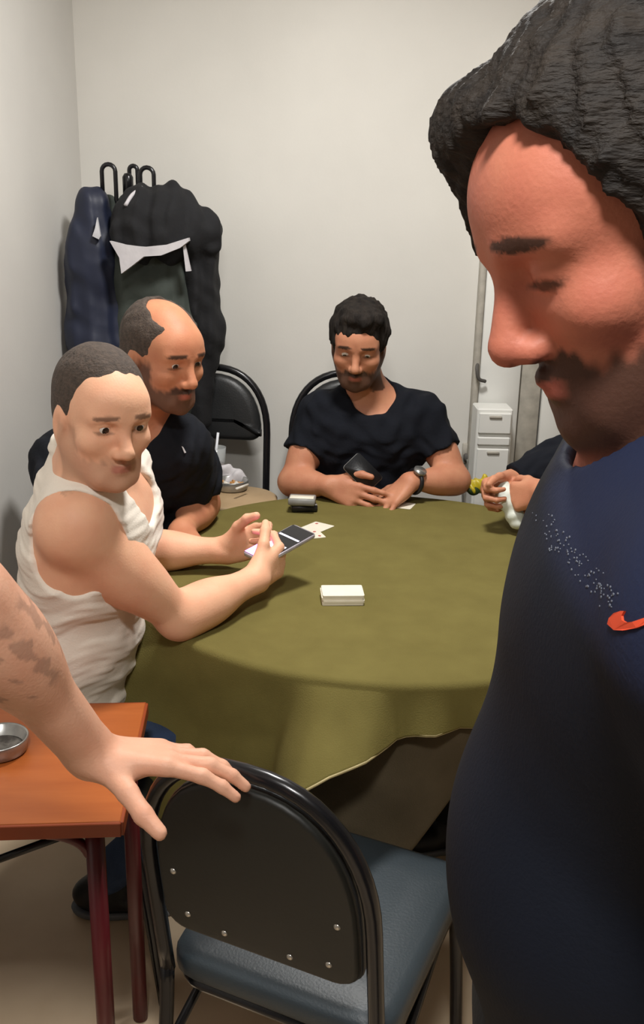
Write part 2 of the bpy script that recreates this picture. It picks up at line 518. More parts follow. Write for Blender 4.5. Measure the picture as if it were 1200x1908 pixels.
# ---- anatomy
class Head:
    def __init__(s, O, fwd, up=(0, 0, 1), sc=1.0):
        s.O = np.array(O, float); s.F = unit(fwd)
        u = np.array(up, float); s.U = unit(u - s.F * (u @ s.F)); s.S = np.cross(s.U, s.F); s.sc = sc
        s.M = np.stack([s.S, s.F, s.U])
    def L(s, a, b, c): return s.O + s.sc * (s.S * a + s.F * b + s.U * c)
    def q(s, P): return (P - s.O) @ s.M.T / s.sc
    def e(s, c, r, **kw): return ell(s.L(*c), np.array(r) * s.sc, s.M, **kw)
    def c(s, a, b, ra, rb, **kw): return cone(s.L(*a), s.L(*b), ra * s.sc, rb * s.sc, **kw)
    def prims(s, nose=1.0, eye_open=1.0):
        P = [s.e((0, -.012, .038), (.074, .096, .084), k=.02),
             s.e((0, .034, -.022), (.061, .058, .078), k=.03),
             s.e((0, .052, -.080), (.040, .036, .034), k=.03),
             s.e((0, .056, .035), (.058, .042, .045), k=.03)]
        for g in (-1, 1):
            P += [s.c((g * .058, -.002, -.045), (g * .026, .068, -.094), .016, .015, k=.025),
                  s.e((g * .043, .060, -.026), (.022, .024, .020), k=.02),
                  s.c((g * .046, .074, .020), (g * .014, .089, .018), .009, .009, k=.014),
                  s.e((g * .072, -.010, -.012), (.010, .021, .033), k=.006),
                  s.e((g * .083, .000, -.012), (.006, .011, .019), k=.006, sub=True)]
        for g in (-1, 1):
            P += [s.e((g * .032, .098, .001), (.018, .018, .012), k=.012, sub=True),
                  s.e((g * .032, .075, .002), (.0155, .0145, .0135), k=.006)]
            if eye_open > .2:
                P += [s.e((g * .032, .091, .0015), (.0125, .012, .0048 * eye_open), k=.003, sub=True)]
        n = nose
        P += [s.c((0, .088, .010), (0, .108 * (.5 + .5 * n), -.034), .008, .0115, k=.012),
              s.e((0, .108 * (.55 + .45 * n), -.038), (.0115, .011, .010), k=.008)]
        for g in (-1, 1):
            P += [s.e((g * .012, .096, -.042), (.0085, .012, .0085), k=.007)]
        P += [s.c((-.019, .081, -.067), (0, .0925, -.064), .004, .006, k=.006),
              s.c((.019, .081, -.067), (0, .0925, -.064), .004, .006, k=.006),
              s.c((-.016, .081, -.074), (.016, .081, -.074), .0055, .0055, k=.006),
              s.e((0, .0885, -.0755), (.014, .007, .006), k=.006),
              s.e((0, .080, -.103), (.017, .014, .014), k=.016)]
        return P
    def tint(s, P, beard=.0, brow=1.0, stache=1.0, lips=.7, bald=0.0, lash=.6):
        q = s.q(P); a, b, c = np.abs(q[:, 0]), q[:, 1], q[:, 2]
        near = (np.abs(q) < A(.085, .13, .135)).all(1)
        jit = .0022 * np.sin(P @ A(410, 230, 330)) + .002 * np.sin(P @ A(-290, 510, 170))
        low = sstep(-c + .55 * np.clip(.045 - b, 0, .06) * 0 + jit, .050, .066)
        side = sstep(a + jit * .5, .040, .056) * sstep(-c + jit, -.01, .02) * sstep(b, -.012, .0) * (1 - sstep(b + jit, .035, .05))
        mouth = np.clip(1 - ((a / .022) ** 4 + ((c + .070) / .009) ** 4) ** .5, 0, 1) * sstep(b, .07, .078)
        chinlim = sstep(c, -.135, -.11)
        mo = sstep(-c + jit, .046, .052) * (1 - sstep(-c, .062, .066)) * (1 - sstep(a, .030, .038)) * sstep(b, .07, .08)
        R = np.clip(low * chinlim * sstep(b, -.01, .01) * (1 - mouth * 1.2) + side, 0, 1) * beard + mo * stache * beard
        bx_ = np.clip(1 - (((a - .034) / .023) ** 2 + ((c - .0235 + .12 * (a - .034) ** 1) / .0055) ** 2), 0, 1) * sstep(b, .05, .065)
        R = np.maximum(R, np.clip(bx_ * 3, 0, 1) * brow)
        li = np.clip(1 - (((a - .033) / .019) ** 2 + ((c + .0045) / .0042) ** 2), 0, 1) * sstep(b, .06, .07)
        R = np.maximum(R, np.clip(li * 2, 0, 1) * lash)
        T = np.zeros((len(P), 3), np.float32)
        T[:, 0] = np.clip(R, 0, .92) * near; T[:, 1] = np.clip(mouth * 2, 0, 1) * lips * near
        return T

def hand(W, D, N, left, curls, thumb=((.75, .6, .15), (.9, .35, .2), (.95, .15, .3)), spread=(.12, .03, -.05, -.14), s=1.0):
    D = unit(D); N = np.array(N, float); N = unit(N - D * (N @ D))
    T = np.cross(D, N) * (-1 if left else 1)
    W = np.array(W, float); P = []
    tk = (.030, .010, -.011, -.029); dl = (.088, .092, .087, .078)
    ln = ((.044, .027, .021), (.048, .030, .022), (.044, .028, .022), (.034, .021, .019))
    rd = ((.0098, .0088, .0075), (.0100, .0090, .0076), (.0094, .0085, .0073), (.0084, .0075, .0066))
    for i in range(4):
        b0 = W + s * (D * .006 + T * tk[i] * .55); kn = W + s * (D * dl[i] + T * tk[i] - N * .003)
        P.append(cone(b0, kn, .0155 * s, .0118 * s, k=.014))
        a = 0; p = kn
        for j in range(3):
            a += math.radians(curls[i][j])
            d_ = unit((D * math.cos(a) + N * math.sin(a)) + T * spread[i] * (1 if j == 0 else .6))
            p2 = p + d_ * ln[i][j] * s
            P.append(cone(p, p2, rd[i][j] * s * 1.02, (rd[i][j + 1] if j < 2 else rd[i][2] * .9) * s, k=.005))
            p = p2
    p = W + s * (D * .020 + T * .020 + N * .008)
    tl = (.046, .034, .028); tr = (.0155, .0122, .0112, .0088)
    for j in range(3):
        d_ = unit(D * thumb[j][0] + T * thumb[j][1] + N * thumb[j][2])
        p2 = p + d_ * tl[j] * s
        P.append(cone(p, p2, tr[j] * s, tr[j + 1] * s, k=.014 if j == 0 else .005)); p = p2
    P.append(ell(W + s * (D * .035 + T * .012 + N * .008), A(.030, .024, .014) * s, np.stack([D, T, N]), k=.014))
    P.append(ell(W + s * (D * .040 - T * .016 + N * .007), A(.032, .016, .013) * s, np.stack([D, T, N]), k=.014))
    return P

def arm(sh, el, wr, b=1.0):
    ax = unit(np.array(wr, float) - el); ua = unit(np.array(el, float) - sh)
    def fr(v):
        t = np.cross(v, A(0, 0, 1)); t = unit(t if np.linalg.norm(t) > .1 else np.cross(v, A(1, 0, 0)))
        return np.stack([v, t, np.cross(v, t)])
    return [ell(sh, A(.060, .056, .060) * b, fr(ua), k=.03),
            cone(sh, el, .050 * b, .040 * b, k=.03),
            ell(lerp(sh, el, .5), A(.095, .050, .052) * b, fr(ua), k=.03),
            cone(el, wr, .040 * b, .0285 * b, k=.02),
            ell(lerp(el, wr, .27), A(.085, .046, .045) * b, fr(ax), k=.03),
            ell(lerp(el, wr, .97), A(.030, .029, .025) * b, fr(ax), k=.015)]

def torso(pel, neck, shL, shR, b=1.0, belly=0.0, depth=1.0, pec=.06):
    pel, neck = np.array(pel, float), np.array(neck, float)
    U = unit(neck - pel); S = np.array(shL, float) - shR; S = unit(S - U * (S @ U)); F_ = np.cross(S, U)
    Mx = np.stack([S, F_, U]); Ln = np.linalg.norm(neck - pel)
    at = lambda t: lerp(pel, neck, t)
    P = [ell(at(.70) + F_ * .008, A(.162 * b, .108 * depth * b, .30 * Ln), Mx, k=.04),
         ell(at(.36) + F_ * (.012 + belly * .5), A(.148 * b, (.104 + belly * .5) * depth * b, .28 * Ln), Mx, k=.06),
         ell(at(.04), A(.168 * b, .118 * depth * b, .13), Mx, k=.05)]
    for sh, g in ((shL, 1), (shR, -1)):
        P += [cone(neck - U * .045 - F_ * .01, lerp(neck, sh, .9), .058 * b, .050 * b, k=.05),
              cone(neck + U * .02 - F_ * .015, lerp(neck, sh, .6), .038, .035, k=.05),
              ell(lerp(at(.72), sh, .45) + F_ * pec * depth, A(.075, .045, .065) * b, Mx, k=.04),
              cone(lerp(sh, neck, .12), lerp(at(.55), sh, .25) + S * g * .03, .055 * b, .07 * b, k=.05)]
    return P, (S, F_, U)

def legs(hips, knees, ankles, b=1.0):
    P = []
    for h_, k_, a_ in zip(hips, knees, ankles):
        P += [cone(h_, k_, .092 * b, .062 * b, k=.04), cone(k_, a_, .058 * b, .046 * b, k=.03),
              ell(lerp(k_, a_, .3), A(.055, .055, .09) * b, None, k=.03)]
    return P

def shoes(par, ankles, dirs, m='shoe'):
    for a_, d_ in zip(ankles, dirs):
        d_ = unit(A(d_[0], d_[1], 0)); s_ = np.cross(A(0, 0, 1), d_); base = A(a_[0], a_[1], 0)
        Mx = np.stack([d_, s_, A(0, 0, 1)])
        P = [ell(base + d_ * -.02 + A(0, 0, .05), (.062, .040, .045), Mx, k=.02),
             ell(base + d_ * .08 + A(0, 0, .034), (.105, .047, .036), Mx, k=.03),
             cone(base + A(0, 0, .05), base + A(0, 0, .10), .040, .042, k=.02)]
        V, Q = field_mesh(P, .006, cuts=[((0, 0, .018), (0, 0, -1))])
        sh = nobj('shoe', V, Q, M[m], par)
        P2 = [ell(base + d_ * -.02 + A(0, 0, .018), (.066, .044, .03), Mx, k=.02),
              ell(base + d_ * .08 + A(0, 0, .018), (.109, .051, .03), Mx, k=.03)]
        V, Q = field_mesh(P2, .006, cuts=[((0, 0, .002), (0, 0, -1)), ((0, 0, .022), (0, 0, 1))])
        nobj('sole', V, Q, M['sole'], sh)

def eyes(hd, par, look, size=.0132):
    for g in (-1, 1):
        c = hd.L(g * .032, .0755, .0015); r = size * hd.sc
        d = unit(look); t = unit(np.cross(d, A(0, 0, 1))); u = np.cross(t, d)
        V, Fc, mi = [], [], []
        nl, ns = 12, 14
        for i in range(nl + 1):
            an = math.pi * i / nl
            for k in range(ns):
                ph = 2 * math.pi * k / ns
                V.append(c + r * (math.cos(an) * d + math.sin(an) * (math.cos(ph) * t + math.sin(ph) * u)))
        for i in range(nl):
            for k in range(ns):
                Fc.append((i * ns + k, i * ns + (k + 1) % ns, (i + 1) * ns + (k + 1) % ns, (i + 1) * ns + k)); mi.append(1 if i < 2 else 0)
        o = obj('eye', (V, Fc), M['eye'], par, world=True)
        o.data.materials.append(M['iris']); o.data.polygons.foreach_set('material_index', mi)

def put_hair(hd, par, m, thick=.012, line=.066, nape=-.055, front=None, seed=3, amp=.0035, freq=260, h=.0035, extra=(), back=.062, lobes=(), strands=None):
    P = [hd.e((0, -.014, .040), (.074 + thick, .096 + thick, .084 + thick), k=.01),
         hd.e((0, -.040, -.01), (.066 + thick * .6, .062 + thick * .6, .075), k=.02)] + list(extra)
    P += [hd.e((0, .098, line - .102), (.104, back, .102), k=.008, sub=True),
          hd.e((.088, .010, -.03), (.03, .034, .038), k=.006, sub=True),
          hd.e((-.088, .010, -.03), (.03, .034, .038), k=.006, sub=True)]
    P += list(lobes); base = waves(seed, amp, freq, 6, (1, 1, .5))
    V, Q = field_mesh(P, h, cuts=[(hd.L(0, -.05, nape), -hd.U * 1.0 + hd.F * .35)], noise=(lambda P: base(P) + strands(P)) if strands else base)
    return nobj('hair', V, Q, m, par)

# ================================================================== the room
WALL_Y, ZC = 3.15, 2.62
XL_BACK, XL_FRONT, X_R, Y_F = -.785, -1.22, 2.0, -2.4
def slab(name, pts, thick, m):
    """pts: 4 corners of the inner face, thick: vector pointing out of the room"""
    t = np.array(thick, float); V = [np.array(p, float) for p in pts]; V = V + [p + t for p in V]
    o = obj(name, (V, [(0, 1, 2, 3), (7, 6, 5, 4), (0, 4, 5, 1), (1, 5, 6, 2), (2, 6, 7, 3), (3, 7, 4, 0)]), m, smooth=False)
    return tag(o, kind='structure')
slab('floor', [(XL_FRONT - .1, Y_F, 0), (X_R, Y_F, 0), (X_R, WALL_Y + .05, 0), (XL_FRONT - .1, WALL_Y + .05, 0)], (0, 0, -.1), M['floor'])
slab('ceiling', [(XL_FRONT - .1, WALL_Y + .05, ZC), (X_R, WALL_Y + .05, ZC), (X_R, Y_F, ZC), (XL_FRONT - .1, Y_F, ZC)], (0, 0, .1), M['ceil'])
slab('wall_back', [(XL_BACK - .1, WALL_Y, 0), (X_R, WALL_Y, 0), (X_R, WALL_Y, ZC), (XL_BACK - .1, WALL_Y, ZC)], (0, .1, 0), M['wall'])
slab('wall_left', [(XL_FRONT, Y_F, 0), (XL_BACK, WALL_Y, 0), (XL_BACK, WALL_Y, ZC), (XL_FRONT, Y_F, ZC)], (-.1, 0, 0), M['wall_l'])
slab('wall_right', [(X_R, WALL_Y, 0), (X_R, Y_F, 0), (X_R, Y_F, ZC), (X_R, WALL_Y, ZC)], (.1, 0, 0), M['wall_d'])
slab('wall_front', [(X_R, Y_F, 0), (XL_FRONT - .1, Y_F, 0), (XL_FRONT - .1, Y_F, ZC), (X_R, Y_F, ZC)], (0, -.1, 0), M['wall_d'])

# ceiling lamps
def ceiling_lamp(pos, watts, label):
    lp = empty('ceiling_lamp', (pos[0], pos[1], ZC)); tag(lp, label, 'lamp', 'round ceiling lamps')
    obj('lamp_base', lathe([(0, -.03), (.19, -.03), (.19, 0), (0, 0)]), M['white'], lp)
    obj('lamp_diffuser', lathe([(0, -.085), (.08, -.08), (.14, -.062), (.17, -.03)]), M['diff'], lp)
    ld = bpy.data.lights.new('lamp_light', 'AREA'); ld.shape = 'DISK'; ld.size = .30
    ld.energy = watts; ld.color = LAMP_COLOR
    lo_ = bpy.data.objects.new('lamp_light', ld); COL.objects.link(lo_); lo_.parent = lp; lo_.location = (0, 0, -.10)
ceiling_lamp(LAMP_POS, LAMP_W, 'round white ceiling lamp above the olive card table')
ceiling_lamp(LAMP2_POS, LAMP2_W, 'round white ceiling lamp on the near side of the room')

# door and trim at the right end of the back wall, mostly behind the standing man
xa = pp(884, 800, WALL_Y)[0]; xb = pp(958, 800, WALL_Y)[0]; xc = pp(1001, 800, WALL_Y)[0]; xd = pp(1062, 800, WALL_Y)[0]
dr = empty('door_1', (xa, WALL_Y, 0)); tag(dr, 'white door leaf with a dark bent handle beside the drawer cabinet', kind='structure')
obj('door_leaf', box((xb - xa) / 2, -.020, 1.0, xb - xa, .036, 2.0, .004), M['white'], dr)
obj('door_edge', box(-.012, -.022, 1.0, .02, .042, 2.02, .004), M['beige'], dr)
hz = pp(893, 697, WALL_Y - .05)
obj('door_handle', tube(catmull([(hz[0] - xa - .006, -.038, hz[2] + .03), (hz[0] - xa - .012, -.07, hz[2] + .02), (hz[0] - xa - .004, -.072, hz[2] - .012), (hz[0] - xa + .02, -.06, hz[2] - .022)], 5), .006, 8), M['gap'], dr)
t1 = obj('trim_1', box((xb + xc) / 2, WALL_Y - .012, 1.02, xc - xb - .01, .022, 2.04, .003), M['beige']); tag(t1, kind='structure')
t2 = obj('trim_2', box((xc + xd) / 2, WALL_Y - .018, 1.02, xd - xc, .034, 2.04, .004), M['white']); tag(t2, kind='structure')

# ================================================================== chairs
def chair(loc, rz, hw, top, pbot, lean, depth, label, seat_m='vinyl', sz=.46, group='black padded tube-frame chairs'):
    c = empty('dining_chair', loc, rz); tag(c, label, 'chair', group)
    by = lambda z: -(z - sz) * lean
    rise = min(.21, (top - sz) * .52)
    arch = []
    for k in range(25):
        t = math.pi * k / 24
        x = hw * math.copysign(abs(math.cos(t)) ** .82, math.cos(t)); z = top - rise + rise * abs(math.sin(t)) ** .9
        arch.append((x, by(z), z))
    path = [(hw, by(z), z) for z in np.linspace(sz - .02, top - rise - .01, 5)] + arch + [(-hw, by(z), z) for z in np.linspace(top - rise - .01, sz - .02, 5)]
    obj('back_frame', tube(path, .0115, 12), M['steel'], c)
    # padded panel inside the frame
    iw = hw - .016; itop = top - .018; ir = rise - .012
    out = []
    for k in range(21):
        t = math.pi * k / 20
        out.append((iw * math.copysign(abs(math.cos(t)) ** .82, math.cos(t)), itop - ir + ir * abs(math.sin(t)) ** .9))
    r = .035
    for k in range(6):
        an = math.pi + math.pi / 2 * k / 5
        out.append((-iw + r + r * math.cos(an), pbot + r + r * math.sin(an)))
    for k in range(6):
        an = 1.5 * math.pi + math.pi / 2 * k / 5
        out.append((iw - r + r * math.cos(an), pbot + r + r * math.sin(an)))
    cz = (itop + pbot) / 2
    def ring(yo, s): return [(x * s, by(cz + (z - cz) * s) + yo, cz + (z - cz) * s) for x, z in out]
    obj('backrest', loft([ring(-.002, .985), ring(.004, 1.0), ring(.018, .99), ring(.028, .94), ring(.032, .82), ring(.033, .5)]), M['vinyl'], c)
    bd = obj('back_board', loft([ring(-.013, .93), ring(-.012, .955), ring(-.008, .975), ring(-.003, .985)]), M['board'], c)
    zu, zl = pbot + (itop - pbot) * .38, pbot + .038
    for x, z in ((-iw + .03, zu), (iw - .03, zu), (-iw + .045, zl), (iw - .045, zl), (-iw * .33, pbot + .026), (iw * .33, pbot + .026)):
        s_ = obj('screw', lathe([(0, .003), (.003, .0026), (.0048, .001), (.005, 0)], 10), M['screw'], bd)
        s_.rotation_euler = (math.pi / 2, 0, 0); s_.location = (x, by(z) - .0125, z)
    # seat
    hs = hw * 1.08
    rr = roundrect(hs, depth / 2, .05)
    def sr(z, s): return [(x * s, depth / 2 + .012 + y * s, z) for x, y in rr]
    obj('seat', loft([sr(sz - .042, .97), sr(sz - .034, 1.0), sr(sz - .012, 1.0), sr(sz - .002, .975), sr(sz + .006, .90), sr(sz + .010, .6)]), M[seat_m], c)
    obj('seat_frame', tube([(x * .93, depth / 2 + .012 + y * .93, sz - .052) for x, y in rr], .010, 8, closed=True), M['steel'], c)
    for g in (-1, 1):
        obj('leg', tube(catmull([(g * hw, 0.002, sz - .01), (g * hw * 1.01, -.012, .30), (g * hw * 1.05, -.075, .0)], 5), .0115, 10), M['steel'], c)
        obj('leg', tube(catmull([(g * hs * .93, depth - .03, sz - .05), (g * hs * .95, depth + .0, .25), (g * hs * .98, depth + .03, .0)], 5), .0115, 10), M['steel'], c)
        obj('side_brace', tube([(g * hw * 1.02, -.02, .28), (g * hs * .93, depth * .72, sz - .052)], .008, 8), M['steel'], c)
    obj('stretcher', tube([(-hw * 1.02, -.03, .22), (hw * 1.02, -.03, .22)], .008, 8), M['steel'], c)
    return c

def face_rot(d):            # local +Y turned to direction d
    return math.atan2(-d[0], d[1])

chair((-.065, 1.085, 0), -.424, .170, .862, .548, .15, .40, 'empty black chair seen from behind in the foreground, a hand on its back', 'seatv')
chair((-.375, 2.985, 0), face_rot((-.12, -1)), .188, 1.075, .845, .08, .38, 'black round-topped chair behind the balding man, beside the coats')
chair((.085, 2.985, 0), face_rot((.03, -1)), .188, 1.065, .845, .08, .38, 'black round-topped chair of the man in the black T-shirt')
chair((-.735, 1.70, 0), face_rot((1, .03)), .17, .86, .55, .1, .40, 'black chair under the man in the white tank top')
chair((1.14, 2.25, 0), face_rot((-1, 0)), .17, .86, .55, .1, .40, 'black chair at the right of the table, behind the standing man')

# ================================================================== round table and its cloths
TC, TR, TZ = A(.155, 2.09), .600, .742
rt = empty('round_table', (TC[0], TC[1], 0)); tag(rt, 'round card table hidden under the olive and brown cloths', 'table')
obj('tabletop', lathe([(0, TZ - .03), (TR - .01, TZ - .03), (TR, TZ - .024), (TR, TZ - .006), (TR - .006, TZ), (0, TZ)], 64), M['wood'], rt)
for k in range(4):
    an = math.radians(45 + 90 * k)
    obj('leg', tube([(.40 * math.cos(an), .40 * math.sin(an), TZ - .03), (.42 * math.cos(an), .42 * math.sin(an), 0)], [.03, .02], 12), M['wood'], rt)

def cloth(name, R, ztop, Lf, fold, label, m, thick=.003, flare=None, top_from=0.0, nphi=240, nl=26, ripple=.012):
    """draped cloth: flat disc, rounded rim, hanging part of length Lf(phi) in degrees with folds"""
    rings = []
    nt = 14
    phis = np.linspace(0, 2 * math.pi, nphi, endpoint=False); deg = np.degrees(phis)
    Ls = np.array([Lf(d) for d in deg])
    fl = np.array([flare(d) if flare else 0 for d in deg])
    fd = np.array([fold(d) for d in deg])
    er = .012
    for i in range(nt):
        r = top_from + (R - er - top_from) * (i / (nt - 1)) ** .8 + 1e-4
        wr = .0012 * np.sin(phis * 3 + r * 14) * np.sin(r * 19 + 1) * (r > .15) * (1 if thick else 0)
        rings.append(np.stack([TC[0] + r * np.cos(phis), TC[1] + r * np.sin(phis), ztop + np.abs(wr)], 1))
    for i in range(1, 5):
        an = math.pi / 2 * i / 4
        r = R - er + er * math.sin(an); z = ztop - er + er * math.cos(an)
        rings.append(np.stack([TC[0] + r * np.cos(phis), TC[1] + r * np.sin(phis), np.full(nphi, z)], 1))
    for i in range(1, nl + 1):
        s = Ls * i / nl
        out = np.minimum(s * (.10 + .55 * np.clip(fd, -.2, 1)), .10) + fl * s
        out = out + ripple * np.sin(s * 22 + deg * .09) * np.minimum(s / .1, 1)
        r = R + np.maximum(out, .0)
        z = ztop - er - np.sqrt(np.maximum(s ** 2 - (np.minimum(fl, .9) * s) ** 2, 0))
        rings.append(np.stack([TC[0] + r * np.cos(phis), TC[1] + r * np.sin(phis), z], 1))
    V = np.concatenate(rings); n = nphi; Fc = []
    for i in range(len(rings) - 1):
        for k in range(n):
            k2 = (k + 1) % n
            Fc.append((i * n + k, (i + 1) * n + k, (i + 1) * n + k2, i * n + k2))
    if top_from == 0: Fc.append(tuple(range(n)))
    o = obj(name, (V, Fc), m); tag(o, label, 'tablecloth')
    md = o.modifiers.new('thickness', 'SOLIDIFY'); md.thickness = thick; md.offset = 1.0
    return o, rings[-1]

def interp(tab):
    a = np.array([t[0] for t in tab], float); b = np.array([t[1] for t in tab], float)
    def fn(d):
        d = (d + 180) % 360 - 180
        return float(np.interp(d, a, b))
    return fn
L_ol = interp([(-180, .30), (-150, .36), (-132, .38), (-120, .30), (-110, .20), (-101, .125), (-95, .095), (-88, .070), (-70, .060), (-45, .10), (0, .22), (60, .25), (120, .26), (180, .30)])
F_ol = interp([(-180, .1), (-165, .5), (-156, -.15), (-146, .55), (-138, .1), (-130, -.15), (-112, -.15), (-103, .6), (-96, .5), (-91, -.1), (-86, .35), (-81, -.1), (-75, .35), (-70, 0), (-30, .4), (10, .05), (50, .4), (90, .05), (140, .4), (180, .1)])
fl_ol = interp([(-180, .08), (-150, .05), (-146, .22), (-140, .05), (-112, .0), (-104, .58), (-96, .52), (-91, .05), (-86, .15), (-81, 0), (0, .1), (180, .08)])
cl, hem = cloth('tablecloth', TR + .006, TZ + .010, L_ol, F_ol, 'olive green cloth spread over the round card table', M['olive'], flare=fl_ol)
sel = [i for i in range(240) if 222 < i * 1.5 < 300]
hemp = [hem[i] + A(0, 0, .001) for i in sel]
obj('hem', tube(hemp, .0028, 6), M['stitch'], cl)
L_br = interp([(-180, .50), (-120, .50), (-100, .46), (-91, .36), (-88, .32), (-80, .19), (-72, .14), (-40, .3), (0, .5), (180, .50)])
F_br = lambda d: -.10 + .0 * d
cloth('undercloth', TR - .002, TZ + .004, L_br, F_br, 'dark brown undercloth hanging below the olive cloth', M['brown'], thick=.002, ripple=.002)

TOPZ = TZ + .0135      # upper face of the olive cloth

# ================================================================== things on the table
def flat(p, rz, vf): return xf(vf, p, rz)
def put(name, px, py, rz, label, cat, group=None, z=TOPZ):
    p = pz(px, py, z); e_ = empty(name, (p[0], p[1], z), rz); tag(e_, label, cat, group); return e_
# deck of cards
dk = put('card_deck', 637, 1118, math.radians(4), 'white card deck lying alone in the middle of the cloth', 'card deck')
for i in range(4):
    rr = roundrect(.044, .031, .004, 3)
    dx, dy = ((0, 0), (.0015, -.001), (-.001, .0015), (.001, .001))[i]
    obj('card_layer', loft([[(x + dx, y + dy, z_) for x, y in rr] for z_ in (i * .0055 + .0002, i * .0055 + .0052)]), M['card'], dk, smooth=False)
def playing_card(px, py, rz, label, tilt=0.0, z=TOPZ, w=.031, h=.044, pip=True):
    c = put('playing_card', px, py, rz, label, 'card', 'loose playing cards', z)
    c.rotation_euler = (tilt, 0, rz)
    rr = roundrect(w, h, .004, 3)
    obj('card_face', loft([[(x, y, z_) for x, y in rr] for z_ in (.0004, .0014)]), M['card'], c, smooth=False)
    if pip:
        for sx, sy in ((-.018, .03), (.018, -.03)):
            obj('pip', loft([[(sx + .004 * math.cos(a_), sy + .005 * math.sin(a_), z_) for a_ in np.linspace(0, 6.28, 9)[:-1]] for z_ in (.0014, .0018)]), M['cardred'], c, smooth=False)
playing_card(588, 984, math.radians(-35), 'white playing card lying beyond the phone, upper one of the pair')
playing_card(576, 994, math.radians(20), 'white playing card half under another, just beyond the phone', z=TOPZ - .0002)
playing_card(742, 941, math.radians(70), 'white playing card under the flat hand wearing the watch', pip=False)
pk = put('cigarette_pack', 566, 950, math.radians(8), 'dark grey flat pack lowest in the small stack near the far table edge', 'pack', 'small packs near the far edge')
obj('pack_body', box(0, 0, .010, .072, .052, .019, .003), M['dark'], pk)
obj('pack_lid', box(0, -.02, .0205, .070, .012, .002, .0008), M['grey'], pk)
pk = put('cigarette_pack', 563, 938, math.radians(-4), 'pale grey pack on top of the dark pack at the far table edge', 'pack', 'small packs near the far edge', z=TOPZ + .0225)
obj('pack_body', box(0, 0, .010, .074, .054, .019, .003), M['grey'], pk)
obj('pack_lid', box(0, -.008, .0205, .066, .030, .0018, .0008), M['card'], pk)

# yellow packet near the right hands
yp = pz(880, 922, TOPZ) + A(0, 0, .026)
V, Q = field_mesh([ell(yp, (.040, .030, .024), k=.01), cone(yp + A(-.03, 0, .0), yp + A(-.052, .005, -.012), .014, .010, k=.012), cone(yp + A(.02, 0, .01), yp + A(.035, .0, .028), .014, .010, k=.012)], .004, noise=waves(12, .004, 150, 6), cuts=[((0, 0, TOPZ + .001), (0, 0, -1))])
yo = nobj('snack_packet', V, Q, M['yellow']); tag(yo, 'crumpled yellow packet on the cloth beside the hands holding paper', 'packet')
V, Q = field_mesh([ell(yp + A(.0, -.024, -.008), (.020, .010, .012), k=.005)], .003, noise=waves(13, .002, 200, 5), cuts=[((0, 0, TOPZ + .001), (0, 0, -1))])
nobj('packet_print', V, Q, M['leaf'], yo)

# ================================================================== orange side table with a metal ashtray
OZ = .68
o_n = pz(225, 1531, OZ); o_f = pz(272, 1309, OZ)
od = o_f - o_n; odl = np.linalg.norm(od); oy = unit(od); ox = A(-oy[1], oy[0], 0)        # ox points left
ow = .50
ot = empty('side_table', (o_n[0], o_n[1], 0), math.atan2(-oy[0], oy[1])); tag(ot, 'orange laminate side table on maroon tube legs at the left edge', 'table')
obj('tabletop', box(-ow / 2, odl / 2, OZ - .009, ow, odl, .018, .002), M['orange'], ot, smooth=False)
obj('edge_band', merge(box(-ow / 2, -.001, OZ - .0125, ow, .006, .023, .001), box(.001, odl / 2, OZ - .0125, .006, odl, .023, .001), box(-ow / 2, odl + .001, OZ - .0125, ow, .006, .023, .001)), M['edge'], ot, smooth=False)
for (lx, ly) in ((-.045, .035), (-.03, odl - .04), (-ow + .045, .035), (-ow + .03, odl - .04)):
    obj('leg', tube([(lx, ly, OZ - .02), (lx, ly, .004)], .0145, 14), M['maroon'], ot)
obj('apron', merge(box(-ow / 2, .035, OZ - .031, ow - .09, .022, .022, .003), box(-ow / 2, odl - .035, OZ - .031, ow - .09, .022, .022, .003),
                   box(-.04, odl / 2, OZ - .031, .022, odl - .07, .022, .003)), M['maroon'], ot, smooth=False)
for ly in (.035, odl - .04):
    for sgn, lx in ((-1, -.045), (1, -ow + .045)):
        obj('corner_bracket', tube(catmull([(lx + sgn * .004, ly, OZ - .10), (lx + sgn * .018, ly, OZ - .065), (lx + sgn * .05, ly, OZ - .046), (lx + sgn * .10, ly, OZ - .040)], 5), [.006] * 3 + [.008] * 10 + [.006] * 3, 8), M['maroon'], ot)

def ashtray(name, c, label, r=.05, hgt=.028, cat='ashtray', butts=3, seed=1):
    e_ = empty(name, c); tag(e_, label, cat)
    obj('bowl', lathe([(0, .002), (r * .82, 0), (r * .92, .004), (r, hgt), (r * .97, hgt + .002), (r * .90, hgt), (r * .80, .008), (0, .006)], 36), M['chrome'], e_)
    a_ = obj('ash_heap', lathe([(r * .81, .008), (r * .6, .012), (r * .3, .010), (0, .013)], 24), M['ash'], e_)
    rr_ = random.Random(seed)
    for i in range(butts):
        an = rr_.uniform(0, 6.28); x, y = r * .35 * math.cos(an), r * .35 * math.sin(an); d = rr_.uniform(0, 6.28)
        dx, dy = math.cos(d), math.sin(d)
        b_ = obj('cigarette_butt', tube([(x - dx * .014, y - dy * .014, .017), (x + dx * .010, y + dy * .010, .020)], .0038, 8), M['butt'], e_)
        obj('filter_tip', tube([(x + dx * .010, y + dy * .010, .020), (x + dx * .024, y + dy * .024, .0215)], .0039, 8), M['filt'], b_)
    return e_
p = pz(2, 1400, OZ)
ashtray('metal_ashtray', (p[0], p[1], OZ + .0005), 'round metal ashtray on the orange side table at the left edge', .046, .026, butts=1, seed=5)

